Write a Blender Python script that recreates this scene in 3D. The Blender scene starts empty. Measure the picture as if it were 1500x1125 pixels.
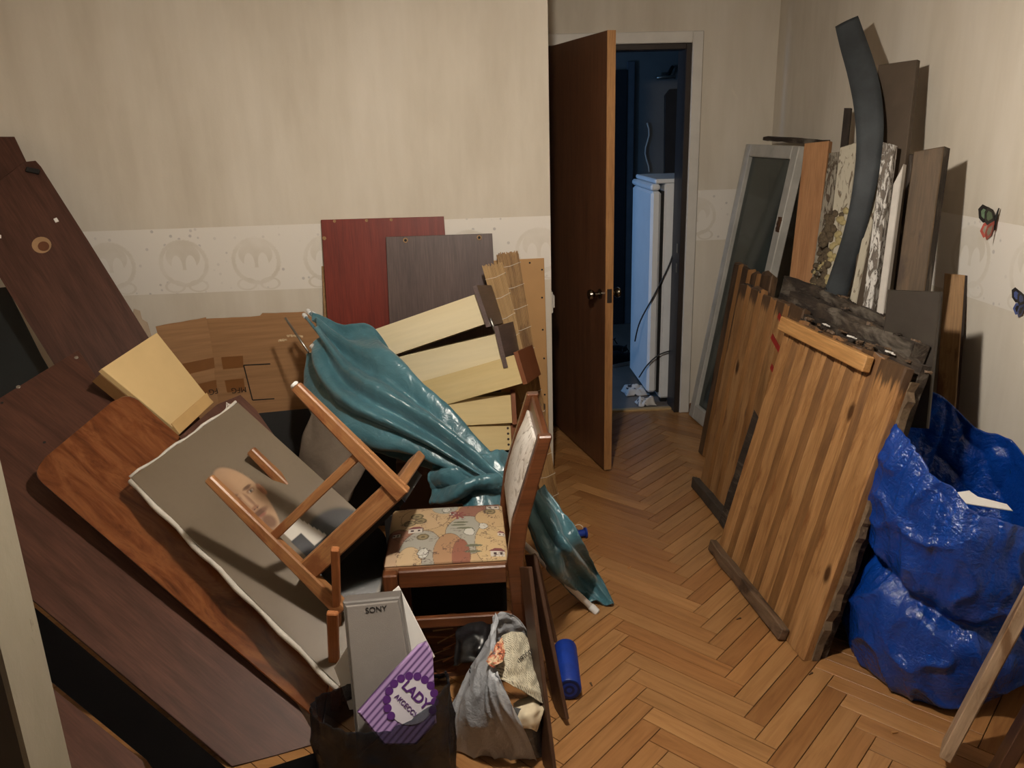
import bpy, bmesh, math, random
from mathutils import Vector, Matrix, noise
random.seed(7)
sc = bpy.context.scene
COL = sc.collection

# ------------------------------------------------------------------ camera
PI = math.pi
FPX = 1200.0
CAM = Vector((0, 0, 1.63))
TH, RO, YA = math.radians(17.49), math.radians(-1.61), math.radians(3.2)
FW = Vector((math.sin(YA)*math.cos(TH), math.cos(YA)*math.cos(TH), -math.sin(TH)))
_rt = Vector((math.cos(YA), -math.sin(YA), 0))
_up = _rt.cross(FW)
RT = math.cos(RO)*_rt + math.sin(RO)*_up
UP = -math.sin(RO)*_rt + math.cos(RO)*_up
cd = bpy.data.cameras.new('camera'); cam = bpy.data.objects.new('camera', cd); COL.objects.link(cam)
cd.sensor_fit = 'HORIZONTAL'; cd.sensor_width = 36.0; cd.lens = FPX/1500*36.0
cd.clip_start = 0.02; cd.clip_end = 60
m = Matrix((RT, UP, -FW)).transposed().to_4x4(); m.translation = CAM
cam.matrix_world = m
sc.camera = cam

# ------------------------------------------------------------------ light
sc.view_settings.view_transform = 'Standard'
sc.view_settings.look = 'None'
sc.view_settings.gamma = 1.0
sc.view_settings.use_curve_mapping = False
sc.view_settings.exposure = 0.0
w = bpy.data.worlds.new('world'); sc.world = w; w.use_nodes = True
w.node_tree.nodes['Background'].inputs[0].default_value = (0.55, 0.6, 0.7, 1)
w.node_tree.nodes['Background'].inputs[1].default_value = 0.03
LAMP_POS = Vector((0.08, 1.50, 2.06)); LAMP_E = 1080.0
HALL_E = 24.0

# ------------------------------------------------------------------ geometry helpers
def ray(x, y): return FW + RT*((x-750)/FPX) - UP*((y-562.5)/FPX)
def on_y(x, y, Y): d = ray(x, y); return CAM + d*(Y/d.y)
def on_x(x, y, X): d = ray(x, y); return CAM + d*(X/d.x)
def on_z(x, y, Z=0.0): d = ray(x, y); return CAM + d*((Z-CAM.z)/d.z)
def on_t(x, y, t): return CAM + ray(x, y)*t
def on_p(x, y, P0, n): d = ray(x, y); return CAM + d*((P0-CAM).dot(n)/d.dot(n))
V3 = lambda *a: Vector(a)
WM = {}
def put(name, me, M, parent=None, mats=()):
    ob = bpy.data.objects.new(name, me); COL.objects.link(ob)
    for mt in mats: me.materials.append(mt) if mt.name not in [k.name for k in me.materials if k] else None
    ob.matrix_basis = M; WM[ob.name] = M.copy()
    if parent is not None:
        ob.parent = parent; ob.matrix_parent_inverse = WM[parent.name].inverted()
    return ob
def tag(o, label, cat, group=None):
    o['label'] = label; o['category'] = cat
    if group: o['group'] = group
    return o
def struct(o): o['kind'] = 'structure'; return o
def thing(name, loc, label, cat, group=None):
    M = Matrix.Translation(Vector(loc))
    o = put(name, None, M); o.empty_display_size = .05
    return tag(o, label, cat, group)
def frame(O, x, z):
    x = Vector(x).normalized(); z = Vector(z); z = (z - x*z.dot(x)).normalized(); y = z.cross(x)
    M = Matrix((x, y, z)).transposed().to_4x4(); M.translation = Vector(O); return M
def bm_mesh(bm, smooth=False):
    bmesh.ops.recalc_face_normals(bm, faces=bm.faces[:])
    me = bpy.data.meshes.new('m'); bm.to_mesh(me); bm.free()
    if smooth:
        for p in me.polygons: p.use_smooth = True
    return me
def bevel(bm, off, seg=1, edges=None):
    if off > 0:
        bmesh.ops.bevel(bm, geom=edges or bm.edges[:], offset=off, segments=seg, affect='EDGES', profile=.5, clamp_overlap=True)
def bm_box(bm, x0, x1, y0, y1, z0, z1):
    v = [bm.verts.new(p) for p in ((x0,y0,z0),(x1,y0,z0),(x1,y1,z0),(x0,y1,z0),(x0,y0,z1),(x1,y0,z1),(x1,y1,z1),(x0,y1,z1))]
    return [bm.faces.new([v[i] for i in f]) for f in ((0,3,2,1),(4,5,6,7),(0,1,5,4),(1,2,6,5),(2,3,7,6),(3,0,4,7))]
def box(name, lo, hi, mat, parent=None, bev=0.0):
    bm = bmesh.new(); c = (Vector(lo)+Vector(hi))/2; c.z = lo[2]
    bm_box(bm, lo[0]-c.x, hi[0]-c.x, lo[1]-c.y, hi[1]-c.y, 0, hi[2]-lo[2]); bevel(bm, bev)
    return put(name, bm_mesh(bm), Matrix.Translation(c), parent, [mat])
def bar(name, P0, P1, w, h, mat, parent=None, up=(0,0,1), bev=.003, taper=1.0, rough=0.0):
    """box along P0->P1; w across, h along up"""
    P0, P1 = Vector(P0), Vector(P1); L = (P1-P0).length
    M = frame(P0, P1-P0, up); bm = bmesh.new()
    ns = 10 if rough else 1
    rings = []
    for i in range(ns+1):
        s = i/ns; k = 1+(taper-1)*s; a = w/2*k; b = h/2*k
        j = lambda: random.uniform(-rough, rough)
        rings.append([bm.verts.new((L*s+(j() if i in (0,ns) else 0), p+j(), q+j())) for p, q in ((-a,-b),(a,-b),(a,b),(-a,b))])
    for i in range(ns):
        for k in range(4):
            bm.faces.new((rings[i][k], rings[i][(k+1)%4], rings[i+1][(k+1)%4], rings[i+1][k]))
    bm.faces.new(rings[0][::-1]); bm.faces.new(rings[-1])
    bevel(bm, bev)
    return put(name, bm_mesh(bm), M, parent, [mat])
def plate(name, pts, n, t, mat, parent=None, grain=None, side=None, bev=.0015, rough=0.0, sub=0, round_at=None):
    """coplanar outline pts (world), n toward the visible side, thickness t behind it"""
    pts = [Vector(p) for p in pts]; n = Vector(n).normalized()
    g = Vector(grain) if grain is not None else pts[1]-pts[0]
    M = frame(pts[0], g - n*g.dot(n), n); Mi = M.inverted()
    loc = [Mi @ p for p in pts]
    if round_at:
        out = []
        for i, p in enumerate(loc):
            r = round_at.get(i)
            if not r: out.append(p); continue
            a = (loc[i-1]-p).normalized(); b = (loc[(i+1)%len(loc)]-p).normalized()
            for k in range(7):
                s = k/6; q = p + a*r*(1-s)**2 + b*r*s**2
                out.append(q)
        loc = out
    if sub:
        out = []
        for i, p in enumerate(loc):
            q = loc[(i+1) % len(loc)]
            for k in range(sub): out.append(p.lerp(q, k/sub) + Vector((random.uniform(-rough,rough), random.uniform(-rough,rough), 0)))
        loc = out
    bm = bmesh.new()
    a = [bm.verts.new((p.x, p.y, 0)) for p in loc]; b = [bm.verts.new((p.x, p.y, -t)) for p in loc]
    f1 = bm.faces.new(a); bm.faces.new(b[::-1]); N = len(a)
    sf = [bm.faces.new((a[i], b[i], b[(i+1)%N], a[(i+1)%N])) for i in range(N)]
    mats = [mat]
    if side:
        mats.append(side)
        for f in sf: f.material_index = 1
    if bev and not sub: bevel(bm, bev, 1, list({e for e in f1.edges}))
    return put(name, bm_mesh(bm), M, parent, mats)
def tube(name, pts, r, mat, parent=None, seg=8, close=True, radii=None):
    pts = [Vector(p) for p in pts]; bm = bmesh.new(); rings = []
    ref = Vector((0.13, 0.31, 0.94))
    for i, p in enumerate(pts):
        d = (pts[min(i+1, len(pts)-1)] - pts[max(i-1, 0)]).normalized()
        a = d.cross(ref); 
        if a.length < .05: a = d.cross(Vector((1, 0, 0)))
        a.normalize(); b = d.cross(a); rr = radii[i] if radii else r
        rings.append([bm.verts.new(p - pts[0] + (a*math.cos(2*PI*k/seg)+b*math.sin(2*PI*k/seg))*rr) for k in range(seg)])
    for i in range(len(rings)-1):
        for k in range(seg): bm.faces.new((rings[i][k], rings[i][(k+1)%seg], rings[i+1][(k+1)%seg], rings[i+1][k]))
    if close: bm.faces.new(rings[0][::-1]); bm.faces.new(rings[-1])
    return put(name, bm_mesh(bm, True), Matrix.Translation(pts[0]), parent, [mat])
def lathe(name, P0, axis, prof, mat, parent=None, seg=20):
    """prof: list of (along, radius)"""
    M = frame(P0, Vector(axis), V3(.21,.37,.9)); bm = bmesh.new(); rings = []
    for x, r in prof:
        rings.append([bm.verts.new((x, r*math.cos(2*PI*k/seg), r*math.sin(2*PI*k/seg))) for k in range(seg)])
    for i in range(len(rings)-1):
        for k in range(seg): bm.faces.new((rings[i][k], rings[i][(k+1)%seg], rings[i+1][(k+1)%seg], rings[i+1][k]))
    bm.faces.new(rings[0][::-1]); bm.faces.new(rings[-1])
    me = bm_mesh(bm, True)
    ob = put(name, me, M, parent, [mat])
    try: me.set_sharp_from_angle(angle=.7)
    except Exception: pass
    return ob
def spline(P, s):
    n = len(P)-1; x = min(max(s, 0), .99999)*n; i = int(x); f = x-i
    p0, p1, p2, p3 = P[max(i-1,0)], P[i], P[i+1], P[min(i+2,n)]
    return .5*((2*p1)+(p2-p0)*f+(2*p0-5*p1+4*p2-p3)*f*f+(3*p1-p0-3*p2+p3)*f**3)
def patch(name, rows, nu, nv, mat, parent=None, disp=None, thick=.0015, uvcol=None):
    """smooth sheet through rows of control points; rows go across (v), points along (u)"""
    O = rows[0][0].copy(); vs = []; N = (nu+1)
    curves = [[spline(r, i/nu) for i in range(nu+1)] for r in rows]
    for j in range(nv+1):
        for i in range(nu+1):
            vs.append(spline([c[i] for c in curves], j/nv))
    if disp:
        nor = []
        for j in range(nv+1):
            for i in range(nu+1):
                a = vs[j*N+min(i+1,nu)]-vs[j*N+max(i-1,0)]; b = vs[min(j+1,nv)*N+i]-vs[max(j-1,0)*N+i]
                q = a.cross(b)
                if q.length < 1e-9: q = Vector((0,-1,.3))
                q.normalize()
                if q.dot(CAM-vs[j*N+i]) < 0: q = -q
                nor.append(q)
        vs = [v + nor[k]*disp((k % N)/nu, (k//N)/nv) for k, v in enumerate(vs)]
    faces = [(j*N+i, j*N+i+1, (j+1)*N+i+1, (j+1)*N+i) for j in range(nv) for i in range(nu)]
    me = bpy.data.meshes.new('m'); me.from_pydata([v-O for v in vs], [], faces); me.update()
    for p in me.polygons: p.use_smooth = True
    if uvcol:
        at = me.color_attributes.new('paint', 'FLOAT_COLOR', 'POINT')
        for k in range(len(vs)):
            at.data[k].color = (*uvcol((k % N)/nu, (k//N)/nv), 1)
    ob = put(name, me, Matrix.Translation(O), parent, [mat])
    if thick:
        md = ob.modifiers.new('thickness', 'SOLIDIFY'); md.thickness = thick; md.offset = 0
    return ob
def disc(name, P, n, r, h, mat, parent, seg=10):
    return lathe(name, Vector(P), n, [(0, r), (h*.7, r), (h, r*.8)], mat, parent, seg)
def text(name, s, P, x, n, size, mat, parent, bold=0.0):
    cu = bpy.data.curves.new('t', 'FONT'); cu.body = s; cu.size = size; cu.align_x = 'CENTER'; cu.align_y = 'CENTER'; cu.extrude = .0003; cu.offset = bold
    to = bpy.data.objects.new('t', cu); COL.objects.link(to)
    bpy.context.view_layer.update()
    me = bpy.data.meshes.new_from_object(to.evaluated_get(bpy.context.evaluated_depsgraph_get()))
    bpy.data.objects.remove(to); bpy.data.curves.remove(cu)
    n = Vector(n).normalized(); x = Vector(x); x = x - n*x.dot(n)
    return put(name, me, frame(P, x, n), parent, [mat])

from mathutils.bvhtree import BVHTree
def hit(ob, x, y, lift=.0015):
    """point of ob's surface seen at a pixel, lifted a little towards the viewer"""
    me = ob.data; M = WM[ob.name]
    b = BVHTree.FromPolygons([M @ v.co for v in me.vertices], [tuple(p.vertices) for p in me.polygons])
    d = ray(x, y).normalized(); r = b.ray_cast(CAM, d)
    if r[0] is None: return None, None
    n = r[1] if r[1].dot(d) < 0 else -r[1]
    return r[0]+n*lift, n
# ------------------------------------------------------------------ materials
def lin(r, g, b):
    f = lambda v: (v/255/12.92) if v/255 <= .04045 else ((v/255+.055)/1.055)**2.4
    return (f(r), f(g), f(b), 1)
class NT:
    def __init__(s, name):
        s.m = bpy.data.materials.new(name); s.m.use_nodes = True; s.t = s.m.node_tree; s.n = s.t.nodes
        s.b = s.n['Principled BSDF']
    def add(s, typ, **kw):
        q = s.n.new(typ)
        for k, v in kw.items():
            if k.startswith('i_'): q.inputs[int(k[2:]) if k[2:].isdigit() else k[2:].replace('_',' ')].default_value = v
            else: setattr(q, k, v)
        return q
    def l(s, a, b): s.t.links.new(a, b)
    def coord(s, scale=(1,1,1), rot=(0,0,0), out='Object'):
        tc = s.add('ShaderNodeTexCoord'); mp = s.add('ShaderNodeMapping'); mp.inputs['Scale'].default_value = scale; mp.inputs['Rotation'].default_value = rot
        s.l(tc.outputs[out], mp.inputs[0]); return mp.outputs[0]
    def noise(s, vec, scale, detail=4, rough=.55, dist=0):
        q = s.add('ShaderNodeTexNoise'); q.inputs['Scale'].default_value = scale; q.inputs['Detail'].default_value = detail
        q.inputs['Roughness'].default_value = rough; q.inputs['Distortion'].default_value = dist
        if vec is not None: s.l(vec, q.inputs['Vector'])
        return q.outputs[0]
    def ramp(s, fac, stops):
        q = s.add('ShaderNodeValToRGB'); e = q.color_ramp.elements
        while len(e) < len(stops): e.new(.5)
        for k, (p, c) in enumerate(stops): e[k].position = p; e[k].color = c
        s.l(fac, q.inputs[0]); return q.outputs[0]
    def mix(s, fac, a, b, mode='MIX'):
        q = s.add('ShaderNodeMix', data_type='RGBA', blend_type=mode)
        for sock, v in ((q.inputs[0], fac), (q.inputs[6], a), (q.inputs[7], b)):
            if isinstance(v, (int, float, tuple)): sock.default_value = v
            else: s.l(v, sock)
        return q.outputs[2]
    def bump(s, h, strength, dist=.01):
        q = s.add('ShaderNodeBump'); q.inputs['Strength'].default_value = strength; q.inputs['Distance'].default_value = dist
        s.l(h, q.inputs['Height']); s.l(q.outputs[0], s.b.inputs['Normal'])
    def fin(s, col=None, rough=.5, spec=.5, metal=0):
        if col is not None:
            if isinstance(col, tuple): s.b.inputs['Base Color'].default_value = col
            else: s.l(col, s.b.inputs['Base Color'])
        if isinstance(rough, (int, float)): s.b.inputs['Roughness'].default_value = rough
        else: s.l(rough, s.b.inputs['Roughness'])
        s.b.inputs['Specular IOR Level'].default_value = spec; s.b.inputs['Metallic'].default_value = metal
        return s.m
def wood(name, c1, c2, c3=None, stretch=(1.2, 16, 16), scale=3.0, rough=.5, bumps=.15, knots=False, spec=.4, rand=.0, stain=None, fine=.35, soot=None):
    t = NT(name); v = t.coord(stretch)
    if rand:
        oi = t.add('ShaderNodeObjectInfo'); ad = t.add('ShaderNodeVectorMath', operation='ADD'); cm = t.add('ShaderNodeCombineXYZ')
        mu = t.add('ShaderNodeMath', operation='MULTIPLY', i_1=37.0); t.l(oi.outputs['Random'], mu.inputs[0]); t.l(mu.outputs[0], cm.inputs[0]); t.l(mu.outputs[0], cm.inputs[1]); t.l(mu.outputs[0], cm.inputs[2])
        t.l(v, ad.inputs[0]); t.l(cm.outputs[0], ad.inputs[1]); v = ad.outputs[0]
    f = t.noise(v, scale, 6, .6, .6)
    col = t.ramp(f, [(.3, c1), (.55, c2), (.75, c3 or c2)])
    f2 = t.noise(t.coord((stretch[0]*2.5, stretch[1]*5, stretch[2]*5)), scale*1.5, 3, .6)
    col = t.mix(fine, col, t.ramp(f2, [(.35, (.25,.25,.25,1)), (.65, (1,1,1,1))]), 'MULTIPLY')
    if stain:
        f3 = t.noise(t.coord((2, 6, 6)), 2.2, 5, .65, 1.0)
        col = t.mix(t.ramp(f3, [(.52, (0,0,0,1)), (.66, (1,1,1,1))]), col, stain)
    if soot:                                    # grimy board end, ragged outline
        sx = t.add('ShaderNodeSeparateXYZ'); t.l(t.coord(), sx.inputs[0]); nz = t.noise(t.coord((2, 24, 24)), 2.5, 4, .6)
        ma = t.add('ShaderNodeMath', operation='MULTIPLY_ADD', i_1=.16); t.l(nz, ma.inputs[0]); t.l(sx.outputs[0], ma.inputs[2])
        col = t.mix(t.ramp(ma.outputs[0], [(soot, (0,0,0,1)), (min(1, soot+.07), (.85,.85,.85,1))]), col, lin(58,44,34))
    if knots:
        vo = t.add('ShaderNodeTexVoronoi', feature='F1'); vo.inputs['Scale'].default_value = 1.0; vo.inputs['Randomness'].default_value = 1.0
        kv = t.coord((3.2, 6.5, 6.5))
        if rand:
            a2 = t.add('ShaderNodeVectorMath', operation='ADD'); t.l(kv, a2.inputs[0]); t.l(cm.outputs[0], a2.inputs[1]); kv = a2.outputs[0]
        t.l(kv, vo.inputs['Vector'])
        col = t.mix(t.ramp(vo.outputs['Distance'], [(.06, (1,1,1,1)), (.13, (0,0,0,1))]), col, (c1[0]*.25, c1[1]*.22, c1[2]*.2, 1))
    if rand:
        hs = t.add('ShaderNodeHueSaturation'); mr = t.add('ShaderNodeMapRange'); mr.inputs[3].default_value = 1-rand; mr.inputs[4].default_value = 1+rand
        t.l(oi.outputs['Random'], mr.inputs[0]); t.l(mr.outputs[0], hs.inputs['Value']); t.l(col, hs.inputs['Color']); col = hs.outputs[0]
    t.bump(f2, bumps, .004)
    return t.fin(col, rough, spec)
def plain(name, c, rough=.5, var=.12, scale=8, bumps=0.0, spec=.4, metal=0, bscale=None, c2=None):
    t = NT(name); f = t.noise(t.coord(), scale, 5, .6)
    k = c2 or tuple(x*(1-var) for x in c[:3])+(1,)
    k2 = tuple(min(1, x*(1+var)) for x in c[:3])+(1,)
    col = t.ramp(f, [(.35, k), (.65, k2)])
    if bumps: t.bump(t.noise(t.coord(), bscale or scale*6, 4, .6), bumps, .004)
    return t.fin(col, rough, spec, metal)
def vcol(name, rough=.7, bumps=.1, bscale=400):
    t = NT(name); a = t.add('ShaderNodeVertexColor', layer_name='paint')
    if bumps: t.bump(t.noise(t.coord(), bscale, 2, .5), bumps, .001)
    return t.fin(a.outputs[0], rough, .3)
M_black = plain('black matte', lin(22,21,20), .7)
M_white = plain('white matte', lin(222,219,214), .6, .04)
M_dark_lam = wood('dark laminate', lin(62,38,29), lin(80,51,40), lin(88,57,45), (1.0, 9, 9), 2.6, .5, .05, spec=.25)
M_dark_edge = plain('dark board edge', lin(48,34,29), .6)
M_chip = plain('chipboard edge', lin(150,118,82), .8, .2, 60)
# ------------------------------------------------------------------ room shell
YL, YB, XR, XP, XL, ZC = 3.64, 4.47, 1.677, 0.393, -2.45, 2.56
def mat_wallpaper():
    t = NT('beige wallpaper')
    f = t.noise(t.coord((1.1, 1.1, .35)), 2.2, 5, .6)
    col = t.ramp(f, [(.3, lin(192,182,166)), (.5, lin(206,197,182)), (.7, lin(214,206,193))])
    g = t.noise(t.coord((9, 9, .9)), 2.0, 3, .5)
    col = t.mix(.25, col, t.ramp(g, [(.3, (.8,.78,.75,1)), (.6, (1,1,1,1))]), 'MULTIPLY')
    h = t.noise(t.coord((1, 1, 1)), 3.1, 6, .7, .8)
    col = t.mix(t.ramp(h, [(.68, (0,0,0,1)), (.74, (.45,.45,.45,1))]), col, lin(222,212,194))
    t.bump(t.noise(t.coord(), 90, 4, .6), .12, .004)
    return t.fin(col, .75, .25)
M_wall = mat_wallpaper()
def mat_border():
    t = NT('wallpaper border print')
    v = t.coord(); sp = t.add('ShaderNodeSeparateXYZ'); t.l(v, sp.inputs[0])
    def mth(op, a, b=None, c=None):
        q = t.add('ShaderNodeMath', operation=op)
        for i, x in enumerate((a, b, c)):
            if x is None: continue
            if isinstance(x, (int, float)): q.inputs[i].default_value = x
            else: t.l(x, q.inputs[i])
        return q.outputs[0]
    xw = mth('WRAP', sp.outputs[0], .155, -.155); y = mth('SUBTRACT', sp.outputs[1], .13)
    def ell(cx, cy, rx, ry):
        a = mth('POWER', mth('ABSOLUTE', mth('DIVIDE', mth('SUBTRACT', xw, cx), rx)), 2.0)
        b = mth('POWER', mth('ABSOLUTE', mth('DIVIDE', mth('SUBTRACT', y, cy), ry)), 2.0)
        return mth('SQRT', mth('ADD', a, b))
    K = (0,0,0,1); W = (1,1,1,1)
    base = lin(222,216,207); dim = lin(207,199,186); col = base
    vo = t.add('ShaderNodeTexVoronoi', feature='F1'); vo.inputs['Scale'].default_value = 26; vo.inputs['Randomness'].default_value = .55
    t.l(v, vo.inputs['Vector'])
    col = t.mix(t.ramp(vo.outputs['Distance'], [(.13, W), (.2, K)]), base, lin(186,180,176))
    big = ell(0, 0, .108, .105)
    col = t.mix(t.ramp(big, [(.98, W), (1.0, K)]), col, base)
    nz = t.noise(v, 120, 3, .6)
    ring = t.ramp(mth('ADD', big, mth('MULTIPLY', mth('SUBTRACT', nz, .5), .12)), [(.8, K), (.84, W), (.95, W), (1.0, K)])
    col = t.mix(ring, col, dim)
    col = t.mix(t.ramp(ell(0, .03, .075, .06), [(.95, W), (1.02, K)]), col, dim)
    for sx in (-1, 1):
        col = t.mix(t.ramp(ell(sx*.03, -.012, .024, .05), [(.9, W), (1.02, K)]), col, base)
        col = t.mix(t.ramp(ell(sx*.05, -.1, .045, .028), [(.7, K), (.8, W), (.98, W), (1.05, K)]), col, dim)
    col = t.mix(t.ramp(t.noise(t.coord((3,3,3)), 2.0, 3), [(.35, (.0,.0,.0,1)), (.65, (.75,.75,.75,1))]), col, base)
    t.bump(t.noise(v, 140, 3, .6), .08, .003)
    return t.fin(col, .7, .25)
M_border = mat_border()
M_casing = plain('white painted casing', lin(205,200,192), .5, .06, 5, .05)
M_ceil = plain('white ceiling', lin(225,220,212), .8, .03)
wl = struct(box('wall_left', (XL, YL, 0), (XP, YB+.1, ZC), M_wall))
wr = struct(box('wall_right', (XR, -.9, 0), (XR+.12, YB+.1, ZC), M_wall))
wf = struct(box('wall_far_left', (XL-.12, .8, 0), (XL, YB+.1, ZC), M_wall))
struct(box('ceiling', (XL-.12, -.9, ZC), (XR+.12, YB+.1, ZC+.1), M_ceil))
# door wall round the opening
OX0, OX1, OZ = .455, 1.226, 2.012
bm = bmesh.new()
bm_box(bm, XP, OX0, 0, .1, 0, ZC); bm_box(bm, OX1, XR, 0, .1, 0, ZC); bm_box(bm, OX0, OX1, 0, .1, OZ, ZC)
wb = struct(put('wall_back', bm_mesh(bm), Matrix.Translation((0, YB, 0)), None, [M_wall]))
# near wall with the doorway the room is seen through
wn = struct(box('wall_near', (XL, .846, 0), (-.60, .924, ZC), M_wall))
struct(box('wall_near_right', (1.1, .1, 0), (XR, .18, ZC), M_wall))
def mat_worn():
    t = NT('worn pale paint')
    col = t.ramp(t.noise(t.coord((3,3,1)), 3, 5), [(.3, lin(116,109,93)), (.7, lin(134,127,111))])
    f = t.noise(t.coord((14,14,7)), 2.0, 5, .7)
    col = t.mix(t.ramp(f, [(.66, (0,0,0,1)), (.74, (1,1,1,1))]), col, lin(92,78,62))
    t.bump(f, .2, .004); return t.fin(col, .45, .4)
struct(box('trim_1', (-.60, .840, 0), (-.55, .928, 2.1), mat_worn(), None, .004))
# printed border strips, slightly proud of the wallpaper
def border(parent, O, x, n, L, hgt):
    M = frame(O, x, n); bm = bmesh.new(); bm_box(bm, 0, L, 0, hgt, -.001, .0012)
    return put('wallpaper_border', bm_mesh(bm), M, parent, [M_border])
border(wl, V3(XL, YL, .967), V3(1,0,0), V3(0,-1,0), XP-XL, .281)
border(wr, V3(XR, YB, 1.045), V3(0,-1,0), V3(-1,0,0), 3.6, .258)
border(wb, V3(OX1+.06, YB, 1.0), V3(1,0,0), V3(0,-1,0), XR-OX1-.06, .27)
# skirting boards
M_base = wood('brown skirting', lin(96,62,38), lin(124,84,54), rough=.5)
for nm, lo, hi in (('baseboard_left', (XL, YL-.018, 0), (XP, YL, .055)), ('baseboard_back', (OX1+.06, YB-.018, 0), (XR, YB, .055)), ('baseboard_right', (XR-.018, .3, 0), (XR, YB-.018, .055))):
    struct(box(nm, lo, hi, M_base, None, .004))

# ------------------------------------------------------------------ parquet floor
M_sub = plain('dark joint filler', lin(40,24,13), .8)
def mat_parquet(nm, a, b, c):
    t = NT(nm); oi = t.add('ShaderNodeObjectInfo')
    cm = t.add('ShaderNodeCombineXYZ'); mu = t.add('ShaderNodeMath', operation='MULTIPLY', i_1=53.0); t.l(oi.outputs['Random'], mu.inputs[0])
    t.l(mu.outputs[0], cm.inputs[0]); t.l(mu.outputs[0], cm.inputs[1])
    ad = t.add('ShaderNodeVectorMath', operation='ADD'); t.l(t.coord((2.2, 26, 26)), ad.inputs[0]); t.l(cm.outputs[0], ad.inputs[1])
    f = t.noise(ad.outputs[0], 1.6, 6, .6, 1.2)
    col = t.ramp(f, [(.3, a), (.5, b), (.72, c)])
    hs = t.add('ShaderNodeHueSaturation'); mr = t.add('ShaderNodeMapRange'); mr.inputs[3].default_value = .84; mr.inputs[4].default_value = 1.08
    t.l(oi.outputs['Random'], mr.inputs[0]); t.l(mr.outputs[0], hs.inputs['Value']); t.l(col, hs.inputs['Color']); col = hs.outputs[0]
    rr = t.ramp(t.noise(t.coord((5,9,9)), 3, 4), [(.3, (.28,.28,.28,1)), (.7, (.42,.42,.42,1))])
    t.bump(f, .06, .003)
    return t.fin(col, rr, .45)
PQ = [mat_parquet('oak parquet honey', lin(146,104,62), lin(164,120,75), lin(174,131,85)),
      mat_parquet('oak parquet amber', lin(138,96,56), lin(156,111,67), lin(168,123,77)),
      mat_parquet('oak parquet brown', lin(128,86,48), lin(147,102,60), lin(160,114,70))]
fl = struct(box('floor', (XL-.1, -.9, -.06), (XR+.1, YB+.1, -.009), M_sub))
PL, PW, GAP = .410, .0626, .0012
R2 = math.sqrt(.5)
def ab(a, b): return ((a-b)*R2, (a+b)*R2)
def mesh_block(poly, z0, z1, ch=.0007):
    me = bpy.data.meshes.new('block'); n = len(poly)
    cx = sum(p[0] for p in poly)/n; cy = sum(p[1] for p in poly)/n
    ins = [(p[0]+(ch if p[0] < cx else -ch), p[1]+(ch if p[1] < cy else -ch)) for p in poly]
    vs = [(p[0], p[1], z0) for p in poly]+[(p[0], p[1], z1-ch) for p in poly]+[(p[0], p[1], z1) for p in ins]
    fs = [tuple(range(n))[::-1], tuple(range(2*n, 3*n))]
    for k in range(n):
        fs.append((k, (k+1)%n, n+(k+1)%n, n+k)); fs.append((n+k, n+(k+1)%n, 2*n+(k+1)%n, 2*n+k))
    me.from_pydata(vs, [], fs); return me
full = [mesh_block([(-PL/2+GAP, -PW/2+GAP), (PL/2-GAP, -PW/2+GAP), (PL/2-GAP, PW/2-GAP), (-PL/2+GAP, PW/2-GAP)], -.012, 0) for _ in PQ]
for me, mt in zip(full, PQ): me.materials.append(mt)
def clip(poly, ax, val, sgn):
    out = []
    for i, p in enumerate(poly):
        q = poly[(i+1)%len(poly)]; a = sgn*(p[ax]-val); b = sgn*(q[ax]-val)
        if a <= 0: out.append(p)
        if a*b < 0: s = a/(a-b); out.append((p[0]+(q[0]-p[0])*s, p[1]+(q[1]-p[1])*s))
    return out
rest = bmesh.new(); nplank = 0
def project(P):
    v = Vector(P)-CAM; d = v.dot(FW)
    return (750+FPX*v.dot(RT)/d, 562.5-FPX*v.dot(UP)/d, d) if d > .05 else (-9e3, -9e3, d)
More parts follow.
